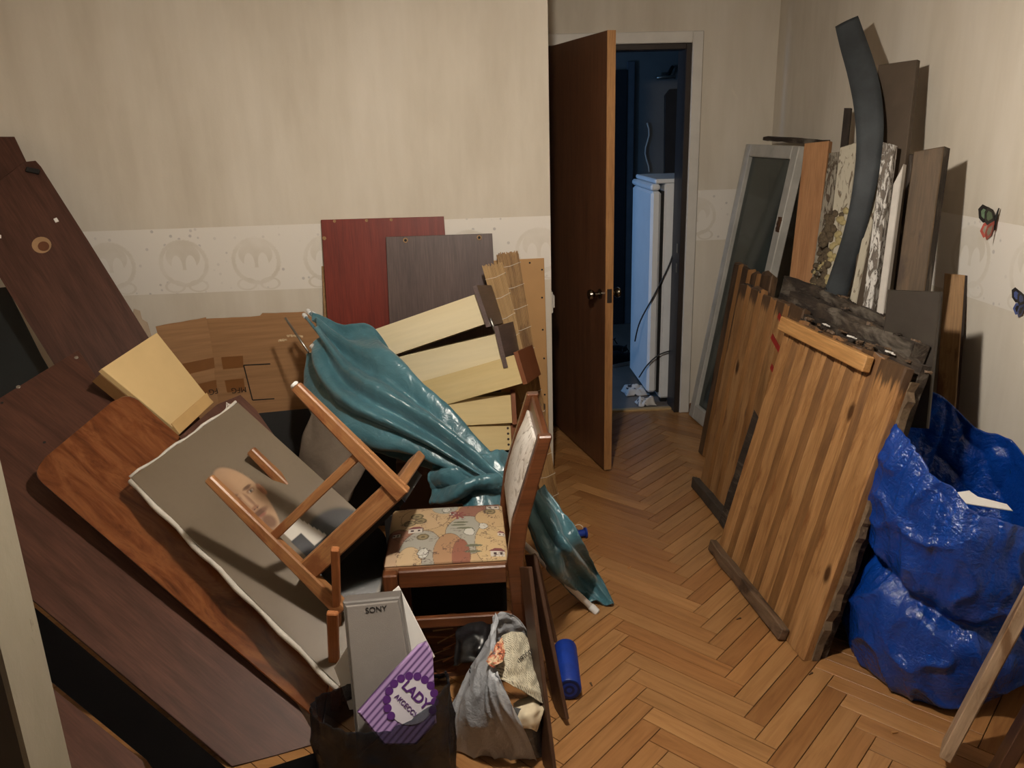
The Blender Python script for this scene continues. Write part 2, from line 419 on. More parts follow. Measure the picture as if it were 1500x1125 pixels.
for m_ in range(-8, 8):
    for k in range(-90, 90):
        for kind in 'BA':
            if kind == 'B': a1 = 2.06-PW*k+m_*PL; a0 = a1-PW; b1 = 1.355-PW*k-m_*PL; b0 = b1-PL
            else: a0 = 2.06-PW*(k+1)+m_*PL; a1 = a0+PL; b1 = .945-PW*k-m_*PL; b0 = b1-PW
            ca, cb = (a0+a1)/2, (b0+b1)/2; x, y = ab(ca, cb)
            if not (XL-.3 < x < XR+.3 and -.7 < y < YB+.35): continue
            quad = [ab(a0+GAP, b0+GAP), ab(a1-GAP, b0+GAP), ab(a1-GAP, b1-GAP), ab(a0+GAP, b1-GAP)]
            zones = [((0, XR, 1), (0, XL, -1), (1, YL, 1))]
            if y > YL-.4 and x > XP-.4: zones = [((0, XP, 1), (0, XL, -1), (1, YL, 1)), ((0, XR, 1), (0, XP, -1), (1, YB+.05, 1))]
            pgs = []
            for zn in zones:
                pg = quad
                for ax, val, sg in zn:
                    pg = clip(pg, ax, val, sg)
                    if len(pg) < 3: break
                if len(pg) >= 3: pgs.append(pg)
            if not pgs: continue
            pg = pgs[0]
            cut = len(pgs) > 1 or len(pg) != 4 or any(abs(p[0]-q[0])+abs(p[1]-q[1]) > 1e-6 for p, q in zip(pg, quad))
            sx, sy, d = project((x, y, 0))
            vis = 300 < sx < 1560 and 560 < sy < 1190 and x > -.42 and not (x > 1.32 and y > 2.3)
            ang = PI/4 if kind == 'A' else 3*PI/4
            mi = random.choice((0, 0, 1, 1, 2)); dz = random.uniform(-.0007, 0)
            if vis and nplank < 295 and len(pgs) == 1:
                if not cut:
                    o = put('plank', full[mi], Matrix.Translation((x, y, dz)) @ Matrix.Rotation(ang, 4, 'Z'), fl)
                else:
                    R = Matrix.Rotation(-ang, 2)
                    o = put('plank', mesh_block([tuple(R @ Vector((p[0]-x, p[1]-y))) for p in pg], -.012, 0, 0), Matrix.Translation((x, y, dz)) @ Matrix.Rotation(ang, 4, 'Z'), fl, [PQ[mi]])
                nplank += 1
            else:
                for pg in pgs:
                    lo = [rest.verts.new((p[0], p[1], -.012)) for p in pg]; hi = [rest.verts.new((p[0], p[1], dz)) for p in pg]
                    rest.faces.new(hi).material_index = mi
                    for i in range(len(pg)): rest.faces.new((lo[i], lo[(i+1)%len(pg)], hi[(i+1)%len(pg)], hi[i])).material_index = mi
o = put('plank_field', bm_mesh(rest), Matrix.Identity(4), fl, PQ); o['kind'] = 'stuff'
print('planks', nplank)

# ------------------------------------------------------------------ doorway, door leaf
M_jamb = plain('dark brown jamb', lin(46,38,34), .5)
cs = struct(thing('door_1', (0, YB, 0), 'brown veneered room door standing open', 'door'))
for kk in ('label', 'category'): del cs[kk]
CW = .056
for lo, hi in (((OX1, YB-.016, 0), (OX1+CW, YB, OZ+CW)), ((XP+.004, YB-.016, 0), (OX0, YB, OZ+CW)), ((OX0, YB-.016, OZ), (OX1, YB, OZ+CW))):
    box('casing', lo, hi, M_casing, cs, .004)
box('jamb', (OX1-.03, YB-.004, 0), (OX1, YB+.16, OZ), M_jamb, cs, .003)
box('jamb', (OX0, YB-.004, 0), (OX0+.02, YB+.12, OZ), M_jamb, cs, .003)
box('jamb', (OX0+.02, YB-.004, OZ-.03), (OX1-.03, YB+.12, OZ), M_jamb, cs, .003)
box('threshold', (OX0+.02, YB+.05, -.008), (OX1-.03, YB+.085, .012), wood('light threshold wood', lin(176,142,92), lin(196,164,116)), cs, .004)
M_strike = plain('worn steel', lin(150,148,142), .35, .1, 20, metal=1)
for zz in (.93, .82): box('strike_plate', (OX1-.033, YB+.03, zz), (OX1-.0295, YB+.05, zz+.05), M_strike, cs)
M_leaf = wood('brown door veneer', lin(80,50,33), lin(98,63,42), lin(108,71,48), (14, 14, .8), 2.0, .33, .03, spec=.45)
E0 = on_z(885, 691); E0.z = .008; HG = V3(.452, YB-.015, .008)
d = (HG-E0); Lf = d.length; d.normalize(); nl = V3(-d.y, d.x, 0)       # nl: left, towards the camera side
if nl.x > 0: nl = -nl
TL = .038; HL = 1.992
Ml = frame(E0, d, V3(0,0,1)); bm = bmesh.new()
side = -1 if (Ml.to_3x3() @ V3(0,1,0)).dot(nl) > 0 else 1
bm_box(bm, .004, Lf, min(0, side*TL), max(0, side*TL), 0, HL); bevel(bm, .002)
leaf = put('door_leaf', bm_mesh(bm), Ml, cs, [M_leaf])
bm = bmesh.new(); bm_box(bm, -.001, .004, min(0, side*TL), max(0, side*TL), 0, HL)
put('edge_strip', bm_mesh(bm), Ml, leaf, [wood('light oak edge', lin(150,104,62), lin(172,126,80), stretch=(14,14,1), scale=2)])
M_brass = plain('dark steel knob', lin(120,112,98), .22, .1, 6, metal=1)
kz = .865
kp = E0 + d*.06 + V3(0,0,kz)
for s, nn in ((0, nl), (1, -nl)):
    base = kp - nl*(TL if s else 0)
    lathe('knob', base, nn, [(0,.024),(.004,.024),(.006,.011),(.03,.011),(.036,.02),(.048,.026),(.058,.022),(.062,.012)], M_brass, leaf)
box('latch_plate', (0,0,0), (.1,.1,.1), M_strike, leaf) if False else None
bm = bmesh.new(); bm_box(bm, -.0035, -.0005, side*TL*.2 if side > 0 else side*TL*.8, side*TL*.8 if side > 0 else side*TL*.2, kz-.032, kz+.032)
put('latch_plate', bm_mesh(bm), Ml, leaf, [M_jamb])

# ------------------------------------------------------------------ hall beyond the door
M_hallw = plain('grey hall wall', lin(104,102,100), .8, .1, 3)
M_hallf = plain('brown hall linoleum', lin(118,108,100), .45, .15, 4)
struct(box('hall_floor', (-1.4, YB+.1, -.06), (2.6, 7.2, 0), M_hallf))
struct(box('wall_hall_end', (-1.4, 6.75, 0), (2.6, 6.85, ZC), M_hallw))
struct(box('wall_hall_right', (1.78, YB+.1, 0), (1.88, 6.75, ZC), M_hallw))
struct(box('ceiling_hall', (-1.4, YB+.1, ZC), (2.6, 6.85, ZC+.1), M_ceil))
bm = bmesh.new()                                             # left hall wall with a window opening
bm_box(bm, 0, .1, 0, .06, 0, ZC); bm_box(bm, 0, .1, .56, 2.2, 0, ZC); bm_box(bm, 0, .1, .06, .56, 0, .8); bm_box(bm, 0, .1, .06, .56, 2.1, ZC)
struct(put('wall_hall_left', bm_mesh(bm), Matrix.Translation((-1.4, YB+.1, 0)), None, [M_hallw]))
wd = struct(thing('window_1', (-1.35, YB+.1, .8), 'x', 'window'))
for kk in ('label', 'category'): del wd[kk]
y0 = YB+.1+.06
for lo, hi in (((-1.38, y0, .8), (-1.33, y0+.06, 2.1)), ((-1.38, y0+.45, .8), (-1.33, y0+.5, 2.1)), ((-1.38, y0+.06, .8), (-1.33, y0+.45, .86)), ((-1.38, y0+.06, 2.04), (-1.33, y0+.45, 2.1))):
    box('window_frame', lo, hi, M_casing, wd, .003)
ld = bpy.data.lights.new('window_daylight', 'AREA'); ld.shape = 'RECTANGLE'; ld.size = 1.2; ld.size_y = .4; ld.energy = HALL_E; ld.color = (.24, .52, 1.0)
lo_ = bpy.data.objects.new('window_daylight', ld); COL.objects.link(lo_); lo_.location = (-1.45, y0+.25, 1.45); lo_.rotation_euler = (0, -PI/2, 0)
# dark hall door on the end wall
hd = struct(thing('door_2', (1.25, 6.75, 0), 'x', 'door'))
for kk in ('label', 'category'): del hd[kk]
M_hd = plain('very dark door', lin(34,34,38), .5)
box('door_leaf', (.78, 6.71, 0), (1.34, 6.748, 2.02), M_hd, hd, .004)
box('casing', (1.34, 6.72, 0), (1.40, 6.75, 2.08), plain('grey casing', lin(84,86,92), .6), hd, .003)
# fridge
M_fr = plain('white enamel', lin(226,228,230), .28, .03)
fx, fy, fh = 1.072, 4.64, 1.312
fr = thing('refrigerator', (fx+.3, fy+.26, 0), 'white refrigerator standing in the dark hall behind the door', 'refrigerator')
box('body', (fx+.075, fy, .03), (fx+.62, fy+.52, fh-.01), M_fr, fr, .012)
box('door', (fx, fy+.002, .07), (fx+.058, fy+.518, fh-.055), M_fr, fr, .014)
box('door_gasket', (fx+.058, fy+.008, .07), (fx+.075, fy+.51, fh-.055), M_black, fr)
box('top_cap', (fx-.004, fy-.002, fh-.05), (fx+.05, fy+.522, fh-.015), M_fr, fr, .01)
box('top_lid', (fx+.02, fy-.004, fh-.012), (fx+.625, fy+.524, fh+.012), M_fr, fr, .006)
for yy in (fy+.03, fy+.46): box('foot', (fx+.09, yy, 0), (fx+.13, yy+.04, .03), M_black, fr, .003)
# cables
M_cable = plain('black cable', lin(24,24,26), .5)
cx = [on_y(x, y, 4.632) for x, y in ((996,250),(994,300),(988,350),(975,395),(955,430))]+[on_z(940, 470, .45)]
ca = tube('power_cable', [spline([on_y(996,262,4.63), on_y(994,320,4.63), on_y(985,375,4.62), on_y(962,425,4.60), on_y(938,470,4.62), on_y(930,500,4.65)], i/30) for i in range(31)], .0042, M_cable)
tag(ca, 'thin grey cable hanging down the front of the white refrigerator', 'cable')
cb = tube('cord', [spline([on_y(985,513,4.6), on_y(965,520,4.6), on_y(948,535,4.6), on_y(936,553,4.6)], i/16) for i in range(17)], .004, M_cable)
tag(cb, 'short black cord curving across the lower refrigerator side', 'cable')
# hook with keys, coats, on the end wall
hk = thing('wall_hook', on_y(975, 108, 6.7), 'small metal wall hook with dark items high on hall wall', 'hook')
box('hook_plate', tuple(on_y(978,112,6.74)-V3(.05,.0,.02)), tuple(on_y(978,112,6.74)+V3(.05,.012,.03)), M_strike, hk)
tube('hook_arm', [on_y(992,98,6.73), on_y(988,112,6.62), on_y(962,114,6.6)], .012, M_strike, hk)
tube('hook_arm', [on_y(985,98,6.73), on_y(980,108,6.64), on_y(975,112,6.62)], .014, M_cable, hk)
P = [on_y(x, y, 6.74) for x, y in ((972,260),(973,140),(980,131),(1010,129),(1010,262))]
mi = plate('wall_panel', [p+V3(0,-.03,0) for p in P], V3(0,-1,0), .03, plain('dark brown board', lin(38,33,32), .4)); tag(mi, 'dark rounded board hanging on the grey hall wall', 'panel')
pipe = tube('wall_wire', [on_y(948+3*math.sin(i), 180+i*9, 6.735) for i in range(9)], .006, M_casing); tag(pipe, 'pale wire running down the grey hall wall beside dark door', 'wire')
# sneaker on the hall floor
def shoe(px, py, rz, label):
    P = on_z(px, py); r = thing('sneaker', P, label, 'shoe', 'dark shoes on the hall floor')
    R = Matrix.Translation(P) @ Matrix.Rotation(rz, 4, 'Z')
    prof = [(0,.075,.085),(.03,.078,.09),(.09,.07,.085),(.15,.078,.06),(.21,.085,.05),(.26,.07,.035),(.285,.03,.02)]
    bm = bmesh.new(); rings = []
    for x, wd_, hh in prof: rings.append([bm.verts.new((x-.14, wd_/2*math.cos(a), .022+max(0, hh*math.sin(a)))) for a in [i*PI/8 for i in range(9)]])
    for i in range(len(rings)-1):
        for k in range(8): bm.faces.new((rings[i][k], rings[i][k+1], rings[i+1][k+1], rings[i+1][k]))
    bm.faces.new(rings[0]); bm.faces.new(rings[-1])
    put('upper', bm_mesh(bm, True), R, r, [plain('dark navy mesh', lin(30,34,44), .8)])
    bm = bmesh.new(); top = []
    outl = [(x-.14, s*(wd_/2+.004)) for s in (1, -1) for x, wd_, hh in (prof if s == 1 else prof[::-1])]
    lo = [bm.verts.new((x, y, 0)) for x, y in outl]; hi = [bm.verts.new((x, y, .024)) for x, y in outl]
    bm.faces.new(lo[::-1]); bm.faces.new(hi); n = len(lo)
    for i in range(n): bm.faces.new((lo[i], lo[(i+1)%n], hi[(i+1)%n], hi[i]))
    put('sole', bm_mesh(bm), R, r, [M_casing])
    tube('lace', [R @ V3(.0+.05*i/10, .012*math.sin(i), .085+.05*math.sin(i/10*PI)) for i in range(11)], .004, M_cable, r)
shoe(912, 533, .5, 'dark sneaker with white sole on hall floor, beside the refrigerator')
shoe(896, 522, .6, 'dark sneaker on hall floor, mostly hidden behind the open door')
def rag(px, py, r, seed, label):
    P = on_z(px, py); n = 26; vs = []; 
    for j in range(n+1):
        for i in range(n+1):
            x = (i/n-.5)*2*r; y = (j/n-.5)*1.7*r
            k = 1+.35*noise.noise(V3(i/n*2+seed, j/n*2, 1)); x *= k; y *= k
            h = .01+.05*abs(noise.noise(V3(x*14+seed, y*14, seed)))+.02*abs(noise.noise(V3(x*40, y*40+seed, 3)))
            e = 1-max(abs(i/n-.5), abs(j/n-.5))*2; vs.append((x, y, .004+h*min(1, e*4)))
    fs = [(j*(n+1)+i, j*(n+1)+i+1, (j+1)*(n+1)+i+1, (j+1)*(n+1)+i) for j in range(n) for i in range(n)]
    me = bpy.data.meshes.new('m'); me.from_pydata(vs, [], fs)
    for p in me.polygons: p.use_smooth = True
    t = NT('printed rag'); f = t.noise(t.coord(), 22, 2); col = t.ramp(f, [(.36, lin(60,58,60)), (.42, lin(206,200,194))])
    o = put('rag', me, Matrix.Translation(P), None, [t.fin(col, .9)]); md = o.modifiers.new('s', 'SOLIDIFY'); md.thickness = .003; md.offset = 1
    tag(o, label, 'cloth', 'rags by the refrigerator')
rag(932, 576, .075, 2.0, 'white printed rag on hall floor, the left one beside refrigerator')
rag(946, 592, .055, 5.0, 'crumpled white rag on hall floor, nearest the threshold')
# switch on the return of the partition
sw = thing('wall_switch', V3(XP, 3.72, .82), 'white light switch on the end face of the wall by door', 'switch')
box('switch_plate', (XP, 3.68, .80), (XP+.012, 3.76, .90), M_casing, sw, .004)
box('switch_key', (XP+.012, 3.70, .82), (XP+.022, 3.74, .88), M_casing, sw, .004)
# pendant lamp (above the frame)
pl = thing('pendant_lamp', (LAMP_POS.x, LAMP_POS.y, ZC), 'pendant lamp with an added cone shade hanging from the ceiling', 'lamp')
tube('cord', [V3(LAMP_POS.x, LAMP_POS.y, ZC), LAMP_POS+V3(0,0,.13)], .004, M_black, pl)
lathe('socket', LAMP_POS+V3(0,0,.14), V3(0,0,-1), [(0,.012),(.01,.02),(.06,.022),(.07,.016)], M_black, pl)
sh_ = lathe('added_lamp_shade', LAMP_POS+V3(0,0,.12), V3(0,0,-1), [(0,.03),(.005,.05),(.10,.17),(.102,.168),(.007,.047),(.004,.03)], M_white, pl, 32)  # unseen cone, added to keep the bulb's light off the ceiling
t = NT('bulb glow'); t.b.inputs['Base Color'].default_value = (0,0,0,1); t.b.inputs['Emission Color'].default_value = (1.0, .91, .79, 1); t.b.inputs['Emission Strength'].default_value = LAMP_E
lathe('bulb', LAMP_POS+V3(0,0,.072), V3(0,0,-1), [(0,.016),(.02,.022),(.05,.042),(.075,.05),(.1,.046),(.12,.03),(.128,.01)], t.m, pl)
# ================================================================== left pile
def add_screws(par, pts, n, mat, r=.005):
    for p in pts: disc('screw', p, n, r, .003, mat, par)
M_screw = plain('steel screw', lin(190,186,178), .3, .05, metal=1)
M_grey_edge = plain('blue grey edge band', lin(92,100,106), .5)
# ---- boards leaning on the left wall
def leaning_board(name, px, ytop, ybot, ztop, t, mat, label, grain=(0,0,1), side=None, zmin=.005, notch=None):
    """outline px on a plane touching (y=ytop,z=ztop) and (y=ybot,z=0)"""
    dv = V3(0, ytop-ybot, ztop).normalized(); n = V3(0, -dv.z, dv.y); P0 = V3(0, ytop, ztop)
    pts = [on_p(x, y, P0, n) for x, y in px]
    o = plate(name, pts, n, t, mat, None, grain, side); tag(o, label, 'board'); return o, P0, n
M_red = wood('red mahogany film', lin(104,38,28), lin(122,46,34), lin(128,52,40), (14, 14, 1.0), 2.2, .42, .03)
M_red = wood('red mahogany film', lin(104,38,28), lin(122,46,34), lin(128,52,40), (1.0, 14, 14), 2.2, .42, .03)
M_greybrown = wood('grey brown laminate', lin(84,70,68), lin(98,82,78), lin(106,88,84), (1.0, 9, 9), 2.4, .4, .03)
rb, P0, n = leaning_board('red_board', ((470,322),(650,317),(668,560),(690,700),(505,712),(482,500)), 3.622, 3.50, 1.27, .016, M_red, 'dark red wood-grain board leaning on the wall above the cardboard', side=M_chip)
for x, y in ((490,322),(537,321),(573,320)): disc('chip', on_p(x, y+2, P0, n), n, .007, .002, M_chip, rb, 6)
for x, y in ((475,349),(480,470)): disc('chip', on_p(x, y, P0, n), n, .009, .003, M_chip, rb, 6)
gb, P0, n = leaning_board('brown_board', ((565,347),(721,342),(733,560),(742,680),(592,690),(571,480)), 3.595, 3.46, 1.19, .018, M_greybrown, 'grey-brown laminate board with two screw holes, in front of the red board', side=M_dark_edge)
for x, y in ((594,352),(702,348)):
    q = lathe('screw_hole', on_p(x, y, P0, n), n, [(0,.011),(.002,.011),(.0025,.006)], M_chip, gb, 12)
    lathe('hole', on_p(x, y, P0, n)+n*.0022, n, [(0,.006),(.0012,.006)], M_black, q, 10)
cs_, P0, n = leaning_board('torn_board_strip', ((471,390),(479,391),(481,406),(477,412),(486,420),(484,440),(487,455),(481,466),(488,480),(492,640),(480,640),(475,480)), 3.634, 3.55, 1.1, .006, M_chip, 'thin torn brown hardboard strip showing along the red board\'s left edge')
M_hard = plain('tan hardboard', lin(176,136,88), .6, .08, 3)
hb, P0, n = leaning_board('hardboard_sheet', ((700,383),(797,378),(801,520),(805,690),(716,700)), 3.632, 3.57, 1.07, .004, M_hard, 'tan hardboard sheet with nail holes at the wall corner behind bamboo')
for x, y in ((794,392),(794,433),(795,480),(797,522),(776,382),(798,575)): disc('nail_hole', on_p(x, y+3, P0, n), n, .0045, .001, M_black, hb, 8)
box('hinge', tuple(on_p(797,600,P0,n)-V3(.022,.012,.035)), tuple(on_p(797,600,P0,n)+V3(.005,-.002,.03)), M_strike, hb)
# ---- flattened cardboard carton
t = NT('brown cardboard'); f = t.noise(t.coord((1.5, 30, 30)), 2, 3)
M_card = t.fin(t.ramp(f, [(.3, lin(142,106,72)), (.7, lin(162,122,84))]), .75, .25)
M_tape = plain('brown packing tape', lin(124,82,46), .3, .06)
M_ink = plain('black ink', lin(24,20,18), .8)
dv = V3(0, .10, .9).normalized(); nC = V3(0, -dv.z, dv.y); PC = V3(0, 3.56, .88)
cdb = thing('cardboard_carton', V3(-1.0, 3.45, 0), 'flattened brown cardboard carton with tape leaning on the wall', 'carton')
ec = [on_p(x, y, PC, nC) for x, y in ((301,467),(380,463),(384,459),(445,457),(472,475),(482,500),(478,640),(480,720),(342,720),(324,610),(309,530))]
plate('main_panel', ec, nC, .006, M_card, cdb, V3(1,0,.05), sub=6, rough=.0012)
nF = (nC + V3(.35,0,0)).normalized(); PF = on_p(306, 468, PC, nC)
fp = [on_p(x, y, PF, nF) for x, y in ((228,478),(302,465),(309,500),(318,540),(328,606),(346,720),(300,722),(262,600),(240,520))]
plate('side_flap', fp, nF, .006, M_card, cdb, V3(1,0,.05), sub=6, rough=.0012)
mk = cdb
def strip(name, pix, P, nn, mat, par, h=.0012): return plate(name, [on_p(x, y, P, nn)+nn*h for x, y in pix], nn, h*.8, mat, par, None, None, 0)
strip('tape', ((324,523),(356,521),(357,538),(327,541)), PC, nC, M_tape, cdb)
strip('tape', ((329,557),(357,554),(359,572),(333,575)), PC, nC, M_tape, cdb)
strip('tape', ((266,533),(315,523),(318,538),(272,549)), PF, nF, M_tape, cdb)
strip('tape', ((288,563),(322,555),(325,572),(294,580)), PF, nF, M_tape, cdb)
for a, b in (((357,535),(396,533)), ((357,535),(370,586)), ((370,586),(402,584))):
    A, B = on_p(*a, PC, nC)+nC*.001, on_p(*b, PC, nC)+nC*.001
    bar('marker_line', A, B, .005, .0008, M_ink, cdb, nC, 0)
text('carton_print', 'MFG', on_p(350,571,PC,nC)+nC*.002, V3(-1,0,-.06), nC, .034, M_ink, cdb)
text('carton_print', 'MFG', on_p(317,572,PF,nF)+nF*.003, V3(-1,0,-.12), nF, .034, M_ink, cdb)
M_torn = plain('torn paper', lin(202,176,140), .9)
for k, (x, y, dx) in enumerate(((408,499,14),(420,492,16),(433,492,12),(452,516,8))):
    A = on_p(x, y, PC, nC)+nC*.002; bar('torn_spot', A, A+V3(dx*.0026,0,-.004*k+.004), .008, .002, M_torn, cdb, nC, 0, rough=.002)
# dark slab in front of the carton, widened to stand in for gap shade
o, _, _ = leaning_board('shade_board', ((372,606),(456,598),(600,640),(650,700),(645,770),(420,800)), 3.35, 3.22, .45, .02, M_black, 'black board between carton and overturned chair, widened as shade in the gap')
# ---- tall dark panel far left and the one behind it
Uq, Vq = V3(-.495,.303,.814), V3(.828,.448,.337); nT = Uq.cross(Vq).normalized()
if nT.dot(CAM-V3(-1.5,3.2,1)) < 0: nT = -nT
PT = V3(-1.67, 3.5, 1.55)
pts = [on_p(x, y, PT, nT) for x, y in ((-60,312),(35,237),(52,235),(60,244),(130,354),(215,490),(330,672),(225,760),(75,527),(0,407))]
tp = plate('wardrobe_panel', pts, nT, .02, M_dark_lam, None, Uq, M_grey_edge)
tag(tp, 'tall dark brown wardrobe panel with a round knot mark, leaning far left', 'board')
lathe('hinge_cup', on_p(61,359,PT,nT), nT, [(0,.034),(.0015,.034),(.002,.026)], plain('worn beech ring', lin(150,118,84), .6), tp, 20)
lathe('hinge_hole', on_p(64,361,PT,nT)+nT*.0018, nT, [(0,.02),(.0012,.02)], plain('brown hole', lin(92,52,26), .7), tp, 16)
bar('cam_fitting', on_p(80,324,PT,nT)+nT*.003, on_p(85,322,PT,nT)+nT*.003, .017, .006, M_white, tp, nT, .001)
bar('cam_fitting', on_p(-1,347,PT,nT)+nT*.003, on_p(2,347,PT,nT)+nT*.003, .013, .006, M_white, tp, nT, .001)
bar('bracket', on_p(39,249,PT,nT)+nT*.006, on_p(58,253,PT,nT)+nT*.006, .02, .012, M_black, tp, nT, .002)
PT2 = PT - nT*.045
pts = [on_p(x, y, PT2, nT) for x, y in ((-70,208),(-10,200),(21,200),(40,240),(75,300),(180,470),(110,520),(-40,330))]
tag(plate('wardrobe_panel', pts, nT, .02, M_dark_lam, None, Uq, M_dark_edge), 'dark panel with square top corner, behind the tall wardrobe panel', 'board')
PT3 = PT - nT*.16
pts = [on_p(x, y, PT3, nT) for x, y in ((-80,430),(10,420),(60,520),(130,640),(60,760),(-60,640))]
tag(plate('black_fill', pts, nT, .01, plain('plain black plate', lin(20,25,27), .35, .2, 6, .2), None, Uq), 'plain black plate in the gap left of the wardrobe panel', 'sheet')  # plain black plate, fills the gap beside the wardrobe panel
pts = [on_p(x, y, PT - nT*.03, nT) for x, y in ((196,452),(205,455),(208,468),(216,472),(222,492),(214,510),(190,480))]
tag(plate('packing_scrap', pts, nT, .004, plain('grey brown card scrap', lin(150,132,112), .8), None, Uq), 'small grey-brown card scrap sticking out behind the wardrobe panel', 'scrap')
# ---- boards lying diagonally at the left
nD = V3(.102, -.676, .730).normalized()
PTab = V3(-.455, 1.934, .038)
PD2 = on_z(468, 1088, .004)
nD2 = (on_z(340,1124,.004)-PD2).cross(V3(-1.42,3.005,.89)-PD2).normalized()
if nD2.z < 0: nD2 = -nD2
M_table = None
t = NT('glossy figured veneer'); v = t.coord((1.2, 5, 5))
f = t.noise(v, 2.6, 6, .6, 2.2); col = t.ramp(f, [(.28, lin(74,38,20)), (.45, lin(106,58,30)), (.6, lin(126,76,42)), (.75, lin(94,50,27))])
g = t.noise(t.coord((2, 30, 30)), 2, 4); col = t.mix(.3, col, t.ramp(g, [(.3, (.45,.4,.36,1)), (.65, (1,1,1,1))]), 'MULTIPLY')
M_table = t.fin(col, .16, .6)
def dplate(name, px, off, t_, mat, label, side=None, cat='board', round_at=None, grain=None, bev=.0015, n_=None, P_=None):
    P = P_ if P_ is not None else PTab + nD*off; nd = n_ if n_ is not None else nD
    pts = [on_p(x, y, P, nd) for x, y in px]
    o = plate(name, pts, nd, t_, mat, None, grain or V3(-.758,.422,.497), side, bev, round_at=round_at)
    return tag(o, label, cat), P
tabo, Pt = dplate('tabletop', ((472,1062),(42,690),(185,571),(440,792),(492,935)), 0, .026, M_table, 'glossy reddish tabletop with rounded corners, lying diagonally under the portrait', plain('dark varnished edge', lin(52,26,14), .3), 'tabletop', {1: .06, 2: .06}, bev=.004)
dp, P2 = dplate('wardrobe_panel', ((468,1088),(404,1106),(340,1123),(50,880),(-70,790),(-60,622),(0,583),(115,512),(300,795)), -.055, .018, M_dark_lam, 'long dark brown panel with screws, beneath the glossy tabletop', M_dark_edge, n_=nD2, P_=PD2)
add_screws(dp, [on_p(x, y, P2, nD2) for x, y in ((112,524),(27,567))], nD2, M_screw, .007)
for x, y in ((65,648),(3,590)): disc('nail_hole', on_p(x, y, P2, nD2), nD2, .005, .001, M_black, dp)
def low(name, px, off, label, mat=M_dark_lam, side=M_dark_edge): return dplate(name, px, off, .02, mat, label, side)
dplate('wardrobe_panel', ((520,1180),(474,1098),(348,1140),(56,894),(-40,820),(-40,920),(78,1000),(215,1112),(262,1180)), 0, .012, plain('black gap shade', lin(7,6,6), .95, .1, spec=.05), 'added black panel standing in for shade below the long screw-fitted panel', M_black, n_=nD2, P_=on_z(330,1180,.016))  # added black plate, covers the floor where deep shade lies
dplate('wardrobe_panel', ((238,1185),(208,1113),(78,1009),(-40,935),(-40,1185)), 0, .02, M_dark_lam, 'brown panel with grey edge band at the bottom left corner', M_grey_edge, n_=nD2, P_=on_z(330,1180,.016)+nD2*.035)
# ---- cream box panel behind the tabletop
Uc, Vc = V3(.237,.963,.13), V3(.608,-.042,-.793); nK = Uc.cross(Vc).normalized()
if nK.dot(CAM-V3(-1.3,3.2,.7)) < 0: nK = -nK
PK = CAM + (V3(-1.433, 3.218, .764)-CAM)*.87
M_cream = plain('cream board', lin(212,182,130), .5, .05, 3)
bx = thing('cream_box', V3(-1.3, 3.3, .3), 'cream-coloured flat box between the wardrobe panel and the carton', 'box')
plate('box_lid', [on_p(x, y, PK, nK) for x, y in ((149,540),(230,487),(304,580),(254,626))], nK, .02, M_cream, bx, Uc)
plate('box_lip', [on_p(x, y, PK, nK)+nK*.006 for x, y in ((250,621),(302,576),(305,584),(312,590),(262,637))], nK, .03, plain('cream lip', lin(196,160,106), .5, .05), bx, Uc)
plate('box_side', [on_p(x, y, PK, nK)-nK*.021 for x, y in ((152,543),(230,490),(310,590),(262,634))], nK, .05, plain('brown box side', lin(120,86,50), .6), bx, Uc)
# ---- canvas portrait
Up_, Vp_ = V3(-.712,.493,.500), V3(.688,.632,.357); nP = Up_.cross(Vp_).normalized()
if nP.dot(CAM-V3(-.7,2.4,.4)) < 0: nP = -nP
KP = .938
OP = CAM + (V3(-.413, 2.035, .093)-CAM)*KP
Wp, Hp = .425*KP, .968*KP
def uvP(x, y):
    q = on_p(x, y, OP, nP)-OP; return q.dot(Vp_)/Wp, q.dot(Up_)/Hp
def smooth(e0, e1, x):
    k = min(1, max(0, (x-e0)/(e1-e0))); return k*k*(3-2*k)
def mixc(a, b, k): return tuple(p+(q-p)*k for p, q in zip(a, b))
def sr(*c): return lin(*c)[:3]
def in_poly(x, y, pg):
    ins = False; j = len(pg)-1
    for i in range(len(pg)):
        if (pg[i][1] > y) != (pg[j][1] > y) and x < (pg[j][0]-pg[i][0])*(y-pg[i][1])/(pg[j][1]-pg[i][1])+pg[i][0]: ins = not ins
        j = i
    return ins
def pix_of(s, v): q = project(OP + Vp_*(v*Wp) + Up_*(s*Hp)); return q[0], q[1]
